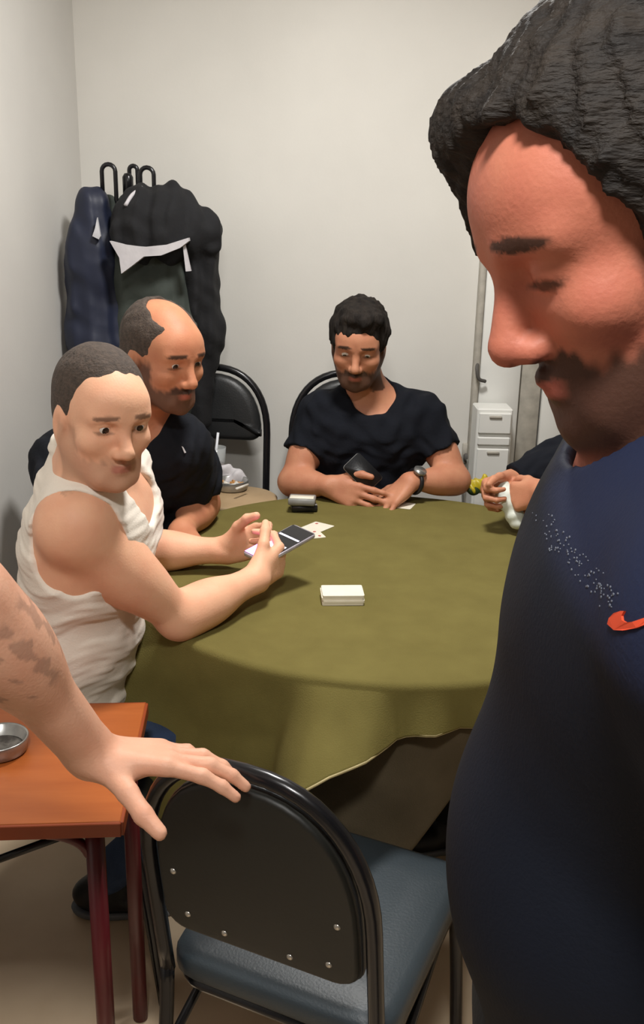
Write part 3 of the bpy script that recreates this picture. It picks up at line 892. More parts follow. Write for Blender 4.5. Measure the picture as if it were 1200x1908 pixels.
# ================================================================== little stand with drink and full ashtray between the far chairs
SZ = .735
sc_ = pz(440, 925, SZ); 
st = empty('drinks_stand', (sc_[0], sc_[1], 0)); tag(st, 'small beige stand between the two far chairs holding a drink and ashtray', 'stand')
obj('stand_top', lathe([(0, SZ - .018), (.118, SZ - .018), (.124, SZ - .012), (.124, SZ - .004), (.118, SZ), (0, SZ)], 40), mat('beige_wood', (176, 150, 116), .55, (160, 134, 100), 9, .5), st)
obj('stand_pole', tube([(.07, .0, SZ - .018), (.07, .0, .015)], .014, 12), M['dark'], st)
obj('stand_foot', lathe([(0, .022), (.03, .02), (.09, .008), (.092, 0), (0, 0)], 28, (.07, 0, 0)), M['dark'], st)
ac = pz(432, 912, SZ)
at_ = ashtray('glass_ashtray', (ac[0], ac[1], SZ + .0005), 'full ashtray of butts and papers on the small stand', .052, .030, butts=6, seed=9)
nap = field_mesh([ell((ac[0] - .02, ac[1] + .055, SZ + .035), (.045, .012, .032), k=.01), ell((ac[0] + .01, ac[1] + .045, SZ + .02), (.04, .016, .02), k=.01)], .004, noise=waves(31, .005, 120, 6), cuts=[((0, 0, SZ + .001), (0, 0, -1))])
tag(nobj('crumpled_napkin', nap[0], nap[1], M['lining']), 'crumpled pale napkin behind the full ashtray', 'napkin')
for i, (x0, y0, rz_, lab) in enumerate(((445, 905, .9, 'white cigarette resting across the rim of the full ashtray'),)):
    q = pz(462, 903, SZ + .033); q2 = pz(440, 911, SZ + .034)
    tag(obj('cigarette', tube([q, q2], .004, 8), M['butt']), lab, 'cigarette')
gc = pz(402, 893, SZ)
gl = empty('drinking_glass', (gc[0], gc[1], SZ + .0005)); tag(gl, 'clear glass of brown drink on the small stand', 'glass')
obj('glass_body', lathe([(0, .0), (.026, .0), (.030, .05), (.034, .105), (.0325, .105), (.0285, .05), (.0245, .005), (0, .005)], 28), M['glass'], gl)
obj('drink', lathe([(0, .006), (.0240, .006), (.0275, .045), (.0283, .052), (0, .052)], 24), M['tea'], gl)
sw = tube([(gc[0] - .006, gc[1] - .01, SZ + .012), (gc[0] + .008, gc[1] + .012, SZ + .15)], .0042, 8)
tag(obj('drinking_straw', sw, M['straw']), 'white straw standing in the glass of brown drink', 'straw')

# ================================================================== white drawer cabinet and socket at the right
cx0 = pp(884, 850, 2.98)[0]; cx1 = pp(950, 850, 2.98)[0]; ctop = pp(915, 762, 2.98)[2]
cb = empty('drawer_cabinet', ((cx0 + cx1) / 2, 3.035, 0)); tag(cb, 'narrow white drawer cabinet against the back wall', 'cabinet')
cw = cx1 - cx0
obj('cabinet_body', box(0, 0, ctop / 2, cw, .11, ctop, .004), M['white'], cb, smooth=False)
zt = ctop - .008
for i, hh in enumerate((.075, .034, .13, .20, .22, .20)):
    if zt - hh < .02: break
    d_ = obj('drawer', box(0, -.060, zt - hh / 2, cw - .012, .012, hh - .008, .003), M['white'], cb, smooth=False)
    if i != 1: obj('drawer_pull', box(0, -.068, zt - .016, .04, .008, .008, .002), M['beige'], d_, smooth=False)
    zt -= hh + .004
sk_ = pp(880, 845, WALL_Y - .01)
so = empty('wall_socket', (sk_[0] - .02, WALL_Y - .002, sk_[2])); tag(so, 'small wall socket with a grey plug left of the drawer cabinet', 'socket')
obj('socket_plate', box(0, -.006, 0, .03, .012, .07, .003), M['beige'], so)
pg = obj('plug', box(.0, -.024, -.01, .022, .026, .024, .005), M['gap'], so)
obj('plug_cable', tube(catmull([(0, -.037, -.014), (.004, -.045, -.05), (-.008, -.035, -.12), (.002, -.02, -.22)], 6), .0035, 8), M['cable'], pg)

# ================================================================== coat stand with coats
CS = pp(238, 330, 2.93)
cs = empty('coat_stand', (CS[0], CS[1], 0)); tag(cs, 'dark bent-loop coat stand in the corner', 'coat stand')
obj('pole', tube([(0, 0, 0.02), (0, 0, CS[2] + .0)], .013, 12), M['steel'], cs)
obj('pole_cap', lathe([(0, .012), (.010, .010), (.016, .0), (.016, -.05), (0, -.05)], 16, (0, 0, CS[2])), M['steel'], cs)
for k in range(4):
    an = math.radians(45 + 90 * k)
    obj('foot', tube(catmull([(0, 0, .10), (.07 * math.cos(an), .07 * math.sin(an), .05), (.13 * math.cos(an), .13 * math.sin(an), .010)], 5), .010, 8), M['steel'], cs)
for (pxa, pxb, ptop, yy) in ((192, 217, 306, 2.90), (243, 258, 309, 2.96), (263, 288, 312, 2.90)):
    a0 = pp(pxa, ptop + 66, yy); a1 = pp(pxb, ptop + 66, yy); t0 = pp((pxa + pxb) / 2, ptop, yy)
    w_ = (a1[0] - a0[0]) / 2; cx_ = (a0[0] + a1[0]) / 2
    pts = [(a0[0] - CS[0], a0[1] - CS[1], a0[2])] + [(cx_ - CS[0] - w_ * math.cos(t), t0[1] - CS[1], t0[2] - w_ + w_ * math.sin(t)) for t in np.linspace(0, math.pi, 9)] + [(a1[0] - CS[0], a1[1] - CS[1], a1[2])]
    pts = pts + [((a1[0] - CS[0]) * .3, (a1[1] - CS[1]) * .3, a1[2] - .09)]
    obj('hook_loop', tube(pts, .0065, 8), M['steel'], cs)

def garment(name, prims, label, m, seed, amp=.007, cuts=(), h=.006, freq=120):
    base = waves(seed, amp, freq, 6, (1, .6, .12)); fine = waves(seed + 50, amp * .4, 130, 6, (1, .7, .6))
    V, Q = field_mesh(prims, h, cuts=cuts, noise=lambda P: base(P) + fine(P))
    o = nobj(name, V, Q, m); tag(o, label, 'jacket', 'coats on the coat stand'); return o
g = lambda px, py, y=2.90: pp(px, py, y)
FL = np.eye(3)
nv = garment('navy_jacket', [cone(g(172, 378), g(170, 480), .034, .060, k=.06), cone(g(172, 470), g(178, 640), .060, .068, k=.06),
                             cone(g(178, 640), g(188, 800), .068, .072, k=.03), cone(g(182, 385), g(210, 640), .026, .036, k=.06),
                             cone(g(164, 385), g(152, 620), .026, .032, k=.06)],
             'navy blue jacket hanging at the left of the coat stand', M['navyj'], 27, .004)
lg = [g(181, 405, 2.815), g(187, 440, 2.815), g(184, 446, 2.815), g(172, 440, 2.815), g(177, 425, 2.815)]
obj('sleeve_mark', loft([lg, [q + A(0, .012, 0) for q in lg]]), M['logo'], nv, smooth=False, world=True)
gj = garment('grey_green_jacket', [cone(g(245, 385, 2.95), g(250, 520, 2.92), .04, .075, k=.03), cone(g(300, 470, 2.92), g(325, 620, 2.90), .075, .075, k=.03),
                                   cone(g(250, 500, 2.92), g(252, 780, 2.92), .070, .065, k=.03), cone(g(325, 600, 2.90), g(320, 800, 2.92), .07, .065, k=.03),
                                   cone(g(204, 372, 2.96), g(206, 430, 2.96), .018, .022, k=.02)],
             'charcoal green jacket hanging under the black hooded jacket', M['greenj'], 23, .005,)
bj = garment('black_jacket', [ell(g(292, 425, 2.86), (.135, .085, .115), k=.03), cone(g(262, 375, 2.88), g(235, 435, 2.86), .045, .050, k=.03), cone(g(325, 375, 2.88), g(375, 430, 2.88), .050, .060, k=.03),
                              cone(g(385, 440, 2.90), g(372, 560, 2.92), .045, .055, k=.03), ell(g(395, 460, 2.87), (.028, .028, .024), k=.01),
                              cone(g(368, 520, 2.92), g(385, 625, 2.92), .050, .052, k=.03), cone(g(382, 600, 2.93), g(374, 780, 2.93), .052, .035, k=.03),
                              ell(g(280, 530, 2.74), (.16, .13, .095), k=.02, sub=True)],
             'black hooded jacket with pale lining hanging highest on the coat stand', M['blackj'], 25, .006)
def strip(name, pxs, y, th, m, par, depth=.012):
    """a thick cloth flap: outline given as points"""
    a_ = [pp(x, y_, y) for x, y_ in pxs]
    return obj(name, loft([a_, [q + A(0, depth, 0) for q in a_]]), m, par, smooth=False, world=True)
strip('lining', [(204, 449), (232, 456), (270, 460), (310, 456), (351, 443), (352, 449), (335, 462), (300, 476), (268, 478), (245, 496), (226, 510), (222, 480)], 2.775, 0, M['lining'], bj, .03)
strip('drawstring', [(340, 452), (344, 451), (356, 505), (346, 506)], 2.79, 0, M['lining'], bj, .012)
obj('hood_trim', tube(catmull([pp(234, 383, 2.80), pp(247, 363, 2.82), pp(266, 350, 2.84)], 5), .006, 8), M['lining'], bj, world=True)

# ================================================================== people
ST = lambda a, b, c: (a, b, c)
def person(base, label):
    e_ = empty('person', base); tag(e_, label, 'person'); return e_

RELAX = ((18, 22, 12), (20, 24, 14), (22, 26, 14), (24, 28, 16))
FLAT = ((4, 6, 4), (3, 6, 4), (4, 6, 4), (6, 8, 5))
GRIP = ((30, 45, 30), (34, 50, 34), (38, 52, 34), (40, 54, 36))

# ---- man in the white tank top, left of the table, phone in both hands
pa = person((-.50, 1.70, 0), 'man in a white tank top leaning on the table, looking at his phone')
shR, shL = A(*pp(138, 985, 1.55)), A(-.425, 1.865, 1.045)
neck = A(-.425, 1.70, 1.095); pel = A(-.525, 1.725, .54)
elR = pz(333, 1150, .792); wrR = pz(478, 1078, .812)
elL = A(-.430, 2.03, .798); wrL = pz(418, 1026, .805)
T, (S, Fd, U) = torso(pel, neck, shL, shR, b=1.0, depth=1.05)
ha = Head(pp(188, 774, 1.60), (.60, -.78, -.12), up=(.05, .0, 1), sc=.97)
ph_c = pz(515, 1016, .835)                       # phone centre
dR = pz(532, 1030, .835) - wrR; dL = pz(492, 1004, .838) - wrL
body = T + ha.prims(eye_open=.62) + [ha.c((0, -.016, -.05), (0, -.022, -.10), .056, .056, k=.03), cone(ha.L(0, -.018, -.075), neck + A(0, 0, -.01), .056, .060, k=.035)]
body += arm(shR, elR, wrR, 1.0) + arm(shL, elL, wrL, 1.0)
body += hand(wrR, dR, (-.80, .52, .05), False, ((46, 44, 20), (50, 46, 22), (52, 48, 24), (54, 48, 26)), thumb=((.72, .62, .10), (.80, .45, .35), (.85, .15, .5)))
body += hand(wrL, dL, (.10, -.95, .0), True, ((36, 44, 20), (40, 46, 22), (44, 48, 24), (48, 48, 26)), thumb=((.72, .62, .10), (.85, .42, .30), (.92, .15, .4)))
V, Q = field_mesh(body, .0036)
t = ha.tint(V, beard=.35, brow=.8, stache=.5)
nobj('body', V, Q, SK['a'], pa, t)
put_hair(ha, pa, M['hairg'], thick=.003, line=.068, nape=-.05, amp=.0006, seed=5)
eyes(ha, pa, unit(A(.6, -.7, -.25)))
tk = grow(T, .011, .04)
tk.append(ell(shR + A(.012, -.055, -.030), (.115, .100, .108), k=.006, sub=True))
tk.append(ell(shL + A(.012, .055, -.030), (.115, .100, .108), k=.006, sub=True))
tk.append(cone(neck + Fd * .015 + U * -.015, neck + Fd * .05 + U * .14, .064, .10, k=.008, sub=True))
tk.append(ell(neck + Fd * .10 - U * .03, (.09, .070, .08), k=.01, sub=True))
wv1 = waves(41, .0034, 80, 6, (.35, .35, 1.8)); wv2 = waves(43, .0014, 170, 5, (.5, .5, 1.6)); wv = lambda P: np.minimum(wv1(P) + wv2(P), .002)
V, Q = field_mesh(tk, .0042, noise=wv)
nobj('tank_top', V, Q, M['tank'], pa)
hp = [pel + S * .085 + Fd * .02, pel - S * .085 + Fd * .02]
kn = [A(-.04, 1.95, .50), A(-.07, 1.78, .50)]; an_ = [A(-.20, 1.95, .09), A(-.47, 1.80, .10)]
tr = [ell(pel + A(0, 0, -.02), (.13, .185, .115), k=.05)] + legs(hp, kn, an_, 1.0)
V, Q = field_mesh(tr, .007, noise=waves(42, .003, 50), cuts=[(pel + U * .06, U)])
nobj('jeans', V, Q, M['jean'], pa)
shoes(pa, an_, [(1, .1), (.9, .1)])

# his phone
pe = empty('smartphone', ph_c); tag(pe, 'lit smartphone held by the man in the white tank top', 'phone')
pa0, pa1 = pz(464, 1046, .838), pz(576, 984, .874)
yv = unit(pa1 - pa0); nv_ = unit(A(-.30, -.42, .85)); nv_ = unit(nv_ - yv * (nv_ @ yv)); xv = np.cross(yv, nv_)
pe.rotation_euler = Matrix(((xv[0], yv[0], nv_[0]), (xv[1], yv[1], nv_[1]), (xv[2], yv[2], nv_[2]))).to_euler()
pe.location = Vector((pa0 + pa1) / 2)
hl = .077
rr = roundrect(.036, hl, .009, 4)
obj('phone_body', loft([[(x * .96, y * .98, -.0045) for x, y in rr], [(x, y, -.003) for x, y in rr], [(x, y, .003) for x, y in rr], [(x * .97, y * .985, .0042) for x, y in rr]]), M['case'], pe)
def scr(name, x0, x1, y0, y1, m, z0=.0042, z1=.0047):
    return obj(name, box((x0 + x1) / 2, (y0 + y1) / 2, (z0 + z1) / 2, x1 - x0, y1 - y0, z1 - z0, .0001), m, pe, smooth=False)
scr('screen', -.033, .033, -.073, .073, M['glassd'])
scr('lit_keyboard', -.033, .033, -.072, -.030, M['screen'], .0047, .0051)
scr('lit_message', -.028, .028, -.024, -.006, M['screenw'], .0047, .0051)
scr('lit_line', -.030, .030, .026, .031, M['screenw'], .0047, .0051)

# ---- balding man in the dark polo
pb = person((-.42, 2.62, 0), 'balding man in a dark polo shirt sitting behind the man in the tank top')
hb = Head(pp(302, 662, 2.18), (.74, -.64, -.16), sc=1.02)
shR, shL = A(*pp(112, 862, 2.36)), A(*pp(334, 836, 2.26))
neck = A(*pp(262, 785, 2.30)); pel = A(-.44, 2.66, .55)
elL = pz(378, 938, .80); wrL = A(-.345, 2.20, .792)
elR = A(-.63, 2.20, .86); wrR = A(-.50, 2.30, .66)
T, (S, Fd, U) = torso(pel, neck, shL, shR, b=1.04, belly=.05, depth=1.08)
body = T + hb.prims(eye_open=.5) + [cone(hb.L(0, -.018, -.05), neck, .058, .062, k=.035)] + arm(shR, elR, wrR) + arm(shL, elL, wrL)
body += hand(wrL, (.25, -1, -.02), (0, 0, -1), True, FLAT) + hand(wrR, (.5, .5, -.2), (0, 0, -1), False, RELAX)
V, Q = field_mesh(body, .0042)
nobj('body', V, Q, SK['b'], pb, hb.tint(V, beard=.8, brow=.9))
# hair only at the sides and back
hs = put_hair(hb, pb, M['hairg'], thick=.005, line=.066, nape=-.05, amp=.0012, seed=6, h=.0042,
              extra=[hb.e((0, .045, .13), (.062, .088, .072), k=.008, sub=True)])
eyes(hb, pb, unit(A(.6, -.7, -.35)))
def sleeves(shs, els, frac, r0, r1, k=.03):
    out = []
    for sh, el in zip(shs, els):
        e_ = lerp(sh, el, frac); dd = unit(np.array(el) - sh)
        out.append(cone(sh, lerp(sh, el, frac + .12), r0, r1, k=k, cuts=[(e_, dd)]))
    return out
sp = grow(T, .013, .045) + sleeves((shL, shR), (elL, elR), .66, .074, .068) + [ell(s_, (.072, .072, .072), k=.03) for s_ in (shL, shR)]
sp.append(cone(neck + Fd * .01 + U * -.01, neck + Fd * .05 + U * .12, .066, .10, k=.006, sub=True))
V, Q = field_mesh(sp, .0052, noise=folds(51))
ps = nobj('polo_shirt', V, Q, M['polo'], pb)
col = tube(catmull([neck + U * .02 + S * .066, neck + Fd * -.06 + U * .035, neck + U * .02 - S * .066, neck + Fd * .06 - S * .03 - U * .012, neck + Fd * .075 - U * .03, neck + Fd * .06 + S * .03 - U * .012], 6, True), .012, 8, closed=True)
obj('collar', col, M['polo'], ps, world=True)
bvh = BVHTree.FromPolygons([tuple(v) for v in V], [tuple(q) for q in Q])
def surf(px, py, bv, off=.001):
    d = ray(px, py); hit = bv.ray_cast(Vector(cam_pos), Vector(d))
    if hit[0] is None: return None
    n = np.array(hit[1]); n = n if n @ d < 0 else -n
    return np.array(hit[0]) + n * off
lg = [surf(x, y, bvh, .001) for x, y in ((338, 832), (341, 833), (347, 843), (343, 844))]
if all(q is not None for q in lg):
    lg2 = [surf(x, y, bvh, .004) for x, y in ((338, 832), (341, 833), (347, 843), (343, 844))]
    obj('chest_mark', loft([lg, lg2]), M['logo'], ps, smooth=False, world=True)
hp = [pel + S * .085, pel - S * .085]
kn = [A(-.20, 2.32, .50), A(-.46, 2.22, .50)]; an_ = [A(-.20, 2.42, .10), A(-.47, 2.38, .10)]
tr = [ell(pel + A(0, 0, -.02), (.19, .14, .115), k=.05)] + legs(hp, kn, an_, 1.0)
V, Q = field_mesh(tr, .008, noise=waves(52, .003, 50), cuts=[(pel + U * .06, U)])
nobj('trousers', V, Q, M['trous'], pb)
shoes(pb, an_, [(.2, -1), (.1, -1)])

# ---- man in the black T-shirt at the back wall
pc = person((.13, 2.80, 0), 'man in a black T-shirt facing the camera at the far side of the table')
hc = Head(pp(668, 642, 2.72), (-.10, -.96, -.24), up=(.03, 0, 1), sc=.98)
shR, shL = A(*pp(597, 778, 2.79)), A(*pp(788, 778, 2.79))
neck = A(*pp(690, 744, 2.79)); pel = A(.115, 2.80, .53)
elR = A(*pp(546, 898, 2.70)); elL = A(*pp(850, 895, 2.70))
wrR = A(*pp(612, 905, 2.615)); wrL = A(*pp(764, 897, 2.61))
T, (S, Fd, U) = torso(pel, neck, shL, shR, b=.92, depth=1.0)
body = T + hc.prims(eye_open=.45) + [cone(hc.L(0, -.018, -.05), neck, .054, .058, k=.03)] + arm(shR, elR, wrR, .92) + arm(shL, elL, wrL, .92)
body += hand(wrR, pz(692, 936, .768) - wrR, (.15, .9, -.2), False, ((6, 16, 10), (8, 20, 12), (10, 22, 12), (14, 24, 14)), thumb=((.7, .7, -.1), (.9, .35, -.1), (.95, .1, .0)), spread=(.10, .03, -.03, -.10))
body += hand(wrL, pz(722, 938, .762) - wrL, (0, .1, -1), True, FLAT, spread=(.18, .05, -.10, -.26), thumb=((.6, .8, .1), (.8, .5, .1), (.9, .3, .1)))
V, Q = field_mesh(body, .0040)
nobj('body', V, Q, SK['c'], pc, hc.tint(V, beard=.85, brow=.95))
put_hair(hc, pc, M['hairb'], thick=.014, line=.062, nape=-.05, amp=.003, seed=8, h=.0042,
         extra=[hc.e((.012, .050, .098), (.062, .045, .030), k=.02)])
eyes(hc, pc, unit(A(-.1, -.7, -.7)))
sp = grow(T, .013, .045) + sleeves((shL, shR), (elL, elR), .56, .064, .064) + [ell(s_, (.062, .060, .062), k=.03) for s_ in (shL, shR)]
sp.append(cone(neck + Fd * .012 + U * -.012, neck + Fd * .05 + U * .12, .064, .10, k=.006, sub=True))
sp.append(ell(neck + Fd * .085 + U * .012, (.056, .055, .045), k=.01, sub=True))
V, Q = field_mesh(sp, .0050, noise=folds(61))
ts = nobj('t_shirt', V, Q, M['tee'], pc)
hp = [pel + S * .085, pel - S * .085]
kn = [A(.26, 2.42, .50), A(.02, 2.42, .50)]; an_ = [A(.30, 2.50, .10), A(.02, 2.50, .10)]
tr = [ell(pel + A(0, 0, -.02), (.19, .14, .115), k=.05)] + legs(hp, kn, an_, 1.0)
V, Q = field_mesh(tr, .008, noise=waves(62, .003, 50), cuts=[(pel + U * .06, U)])
nobj('trousers', V, Q, M['trous'], pc)
shoes(pc, an_, [(.1, -1), (-.1, -1)])
# wrist watch
wa = unit(wrL - elL); wc = lerp(elL, wrL, .90)
u1 = unit(np.cross(wa, A(0, 0, 1))); u2 = np.cross(wa, u1)
wb = obj('watch_strap', tube([wc + (u1 * math.cos(t_) + u2 * math.sin(t_)) * .0335 for t_ in np.linspace(0, 6.283, 25)[:-1]], .0065, 8, closed=True), M['dark'], pc, world=True)
top_ = A(-.3, -.6, .75); top_ = unit(top_ - wa * (top_ @ wa)); sd_ = np.cross(wa, top_)
rr = [wc + top_ * .034 + (wa * math.cos(t_) + sd_ * math.sin(t_)) * .019 for t_ in np.linspace(0, 6.283, 21)[:-1]]
obj('watch_case', loft([rr, [q + top_ * .009 for q in rr]]), M['chrome'], wb, world=True)
# black wallet / phone he holds
we = empty('black_wallet', (0, 0, 0)); tag(we, 'black folding wallet in the hand of the man in the black T-shirt', 'wallet')
w0, w1 = pp(652, 856, 2.615), pp(700, 905, 2.59)
yv = unit(w1 - w0); nv_ = unit(A(-.15, -.75, .6)); nv_ = unit(nv_ - yv * (nv_ @ yv)); xv = np.cross(yv, nv_)
we.location = Vector((w0 + w1) / 2); we.rotation_euler = Matrix(((xv[0], yv[0], nv_[0]), (xv[1], yv[1], nv_[1]), (xv[2], yv[2], nv_[2]))).to_euler()
rr = roundrect(.032, .050, .008, 4)
obj('wallet_cover', loft([[(x, y, z_) for x, y in rr] for z_ in (.001, .006)]), M['blackp'], we)
obj('wallet_flap', loft([[(x * 1.0, y, z_ - .001) for x, y in rr] for z_ in (-.006, .0)]), M['blackp'], we)
obj('wallet_edge', tube([(x * 1.0, y, .0005) for x, y in rr], .0012, 6, closed=True), M['grey'], we)

# ---- person in black at the right, counting paper
pd = person((.95, 2.25, 0), 'person in a black long-sleeved top at the right, mostly behind the standing man')
shR, shL = A(.86, 2.46, 1.08), A(.86, 2.08, 1.08); neck = A(.88, 2.27, 1.14); pel = A(.97, 2.25, .54)
hd_ = Head((.85, 2.26, 1.30), (-.93, .10, -.35))
wrR = A(*pp(950, 897, 2.43)); elR = A(*pp(1052, 862, 2.50)); wrL = A(*pp(1012, 918, 2.28)); elL = A(.74, 2.06, .83)
T, (S, Fd, U) = torso(pel, neck, shL, shR)
hR = hand(wrR, pp(905, 918, 2.38) - wrR, (.55, -.75, -.15), False, ((48, 62, 40), (50, 64, 42), (52, 66, 42), (54, 66, 42)), thumb=((.8, .5, .2), (.9, .2, .25), (.9, 0, .3)), s=.98)
hL = hand(wrL, pp(968, 925, 2.33) - wrL, (-.1, .85, -.4), True, ((40, 52, 30), (44, 54, 32), (46, 56, 34), (48, 56, 34)), thumb=((.8, .5, .2), (.9, .2, .25), (.9, 0, .3)), s=.98)
body = T + hd_.prims() + [cone(hd_.L(0, -.018, -.05), neck, .054, .058, k=.03)] + arm(shR, elR, wrR) + arm(shL, elL, wrL) + hR + hL
V, Q = field_mesh(body, .0050)
nobj('body', V, Q, SK['c'], pd, hd_.tint(V, beard=.4))
put_hair(hd_, pd, M['hairb'], thick=.012, h=.006, seed=9)
sp = grow(T, .014, .045)
for sh, el, wr in ((shR, elR, wrR), (shL, elL, wrL)):
    sp += grow(arm(sh, el, wr)[:3] + arm(sh, el, wr)[4:5], .015) + [cone(el, lerp(el, wr, 1.02), .058, .042, k=.02, cuts=[(lerp(el, wr, .92), np.array(wr) - el)])]
sp += [ell(elR, (.066, .066, .066), k=.03), ell(elL, (.066, .066, .066), k=.03)]
sp.append(cone(neck + Fd * .01, neck + Fd * .04 + U * .12, .062, .09, k=.006, sub=True))
V, Q = field_mesh(sp, .0055, noise=folds(71))
nobj('black_sweater', V, Q, M['tee'], pd)
hp = [pel + S * .085, pel - S * .085]
kn = [A(.50, 2.10, .50), A(.52, 2.34, .50)]; an_ = [A(.34, 2.06, .10), A(.50, 2.36, .10)]
tr = [ell(pel + A(0, 0, -.02), (.14, .19, .115), k=.05)] + legs(hp, kn, an_, 1.0)
V, Q = field_mesh(tr, .007, noise=waves(72, .003, 50), cuts=[(pel + U * .06, U)])
nobj('trousers', V, Q, M['trous'], pd)
shoes(pd, an_, [(-1, -.2), (-1, .1)])
# the paper
pc0 = pp(950, 930, 2.36)
pr = [cone(pp(935, 898, 2.40), pp(948, 930, 2.36), .020, .028, k=.02), cone(pp(948, 930, 2.36), pp(962, 972, 2.33), .028, .020, k=.02), cone(pp(925, 897, 2.41), pp(948, 900, 2.40), .009, .010, k=.01)]
V, Q = field_mesh(pr, .003, noise=waves(73, .0022, 150, 7))
tag(nobj('crumpled_paper', V, Q, M['paper']), 'crumpled white paper held between two hands at the right of the table', 'paper')

# ---- the man standing close at the right
pe_ = person((.27, .63, 0), 'man in a navy sports top standing close at the right, head bowed')
he = Head(A(.203, .628, 1.528), (-.895, -.155, -.42), up=(0, .04, 1), sc=1.04)
neck = A(.250, .635, 1.385); pel = A(.275, .62, .86)
shL, shR = A(.235, .440, 1.320), A(.300, .825, 1.330)
elL, elR = A(.33, .36, 1.04), A(.39, .87, 1.06); wrL, wrR = A(.35, .38, .80), A(.40, .85, .82)
T, (S, Fd, U) = torso(pel, neck, shL, shR, b=.96, belly=.040, depth=.98, pec=.030)
body = T + he.prims(eye_open=.12) + [cone(he.L(0, -.022, -.05), neck + A(.005, 0, 0), .062, .066, k=.035)] + arm(shR, elR, wrR) + arm(shL, elL, wrL)
body += hand(wrL, (-.1, .05, -1), (0, 1, 0), True, RELAX) + hand(wrR, (-.1, -.05, -1), (0, -1, 0), False, RELAX)
V, Q = field_mesh(body, .0031)
nobj('body', V, Q, SK['e'], pe_, he.tint(V, beard=.9, brow=.95, lips=.6, lash=.8))
hl_ = random.Random(8); locks = []
for i in range(30):                     # combed-forward locks along the hairline and over the crown
    a_ = -.075 + .15 * i / 29; top_u = .100 - 9.0 * max(0, abs(a_) - .035) ** 2 * 3
    r0_ = hl_.uniform(.007, .011); fw = .062 - 6.0 * a_ * a_ + hl_.uniform(-.006, .006)
    locks.append(he.c((a_, fw - .045, top_u + .020), (a_ + hl_.uniform(-.008, .008), fw + .012 + hl_.uniform(0, .010), top_u - .004 - hl_.uniform(0, .012)), r0_, .003, k=.006))
for i in range(9):                      # ragged fringe on the far temple
    t_ = i / 8
    locks.append(he.c((-.050 - .004 * t_, .060 + .014 * t_, .086 - .02 * t_), (-.054 + hl_.uniform(-.004, .004), .072 + hl_.uniform(0, .016), .052 - .026 * t_ - hl_.uniform(0, .01)), .010, .0025, k=.006))
HE1, HE2 = he.S * 520 + he.U * 160, he.S * 860 - he.U * 300 + he.F * 60
put_hair(he, pe_, M['hairb2'], strands=lambda P: .0011 * np.sin(P @ HE1 + 2.2 * np.sin(P @ (he.F * 60))) + .0007 * np.sin(P @ HE2 + 1.7 * np.sin(P @ (he.F * 90))), thick=.018, line=.098, nape=-.055, amp=.0012, freq=230, seed=11, h=.0028, back=.080,
         lobes=[he.e((-.036, .066, .090), (.038, .028, .028), k=.02), he.e((-.048, .070, .070), (.022, .020, .034), k=.02), he.e((-.052, .070, .056), (.012, .010, .022), k=.015)] + locks)

jk = grow(T, .014, .05)
for sh, el, wr in ((shR, elR, wrR), (shL, elL, wrL)):
    jk += grow(arm(sh, el, wr)[1:3] + arm(sh, el, wr)[4:5], .016) + [ell(el, (.062, .062, .062), k=.03), cone(sh, el, .066, .058, k=.04), cone(el, lerp(el, wr, 1.02), .054, .044, k=.02, cuts=[(lerp(el, wr, .93), np.array(wr) - el)])]
jk.append(cone(neck + Fd * .008 - U * .0, neck + Fd * .04 + U * .12, .072, .11, k=.006, sub=True))
jk = [q for q in jk]
V, Q = field_mesh(jk, .0045, noise=waves(81, .0035, 26, 6, (1, 1, .8)), cuts=[((0, 0, .80), (0, 0, -1))])
pl = (sstep(V[:, 2], 1.24, 1.27))
tint = np.zeros((len(V), 3), np.float32)
# fabric sheen painted in as paler blue above a slanting chest seam
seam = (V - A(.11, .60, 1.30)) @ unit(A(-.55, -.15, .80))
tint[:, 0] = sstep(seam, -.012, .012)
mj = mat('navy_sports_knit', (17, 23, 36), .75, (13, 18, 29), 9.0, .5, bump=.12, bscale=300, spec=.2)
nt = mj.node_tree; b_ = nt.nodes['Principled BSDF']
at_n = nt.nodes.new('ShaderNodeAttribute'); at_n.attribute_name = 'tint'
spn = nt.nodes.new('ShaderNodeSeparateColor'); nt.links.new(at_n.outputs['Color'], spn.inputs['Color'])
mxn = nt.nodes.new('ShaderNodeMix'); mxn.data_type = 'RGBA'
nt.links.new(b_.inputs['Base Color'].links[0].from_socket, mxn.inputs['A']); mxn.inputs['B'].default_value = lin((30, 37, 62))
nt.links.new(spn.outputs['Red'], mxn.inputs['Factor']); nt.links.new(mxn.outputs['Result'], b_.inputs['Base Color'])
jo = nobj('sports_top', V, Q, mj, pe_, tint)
bvh = BVHTree.FromPolygons([tuple(v) for v in V], [tuple(q) for q in Q])
def patch(name, pts, m, off=.0014):
    a_ = [surf(x, y, bvh, -.001) for x, y in pts]; b2 = [surf(x, y, bvh, off) for x, y in pts]
    if any(q is None for q in a_ + b2): return
    n_ = len(a_); obj(name, loft([a_, b2]), m, jo, smooth=False, world=True)
patch('chest_emblem', [(1136, 1163), (1139, 1152), (1148, 1143), (1160, 1139), (1167, 1139), (1162, 1148), (1163, 1156), (1170, 1160), (1182, 1159), (1215, 1148), (1250, 1132), (1255, 1133), (1225, 1156), (1190, 1170), (1165, 1175), (1148, 1174)], M['swoosh'])
rd = random.Random(3); dv, df = [], []
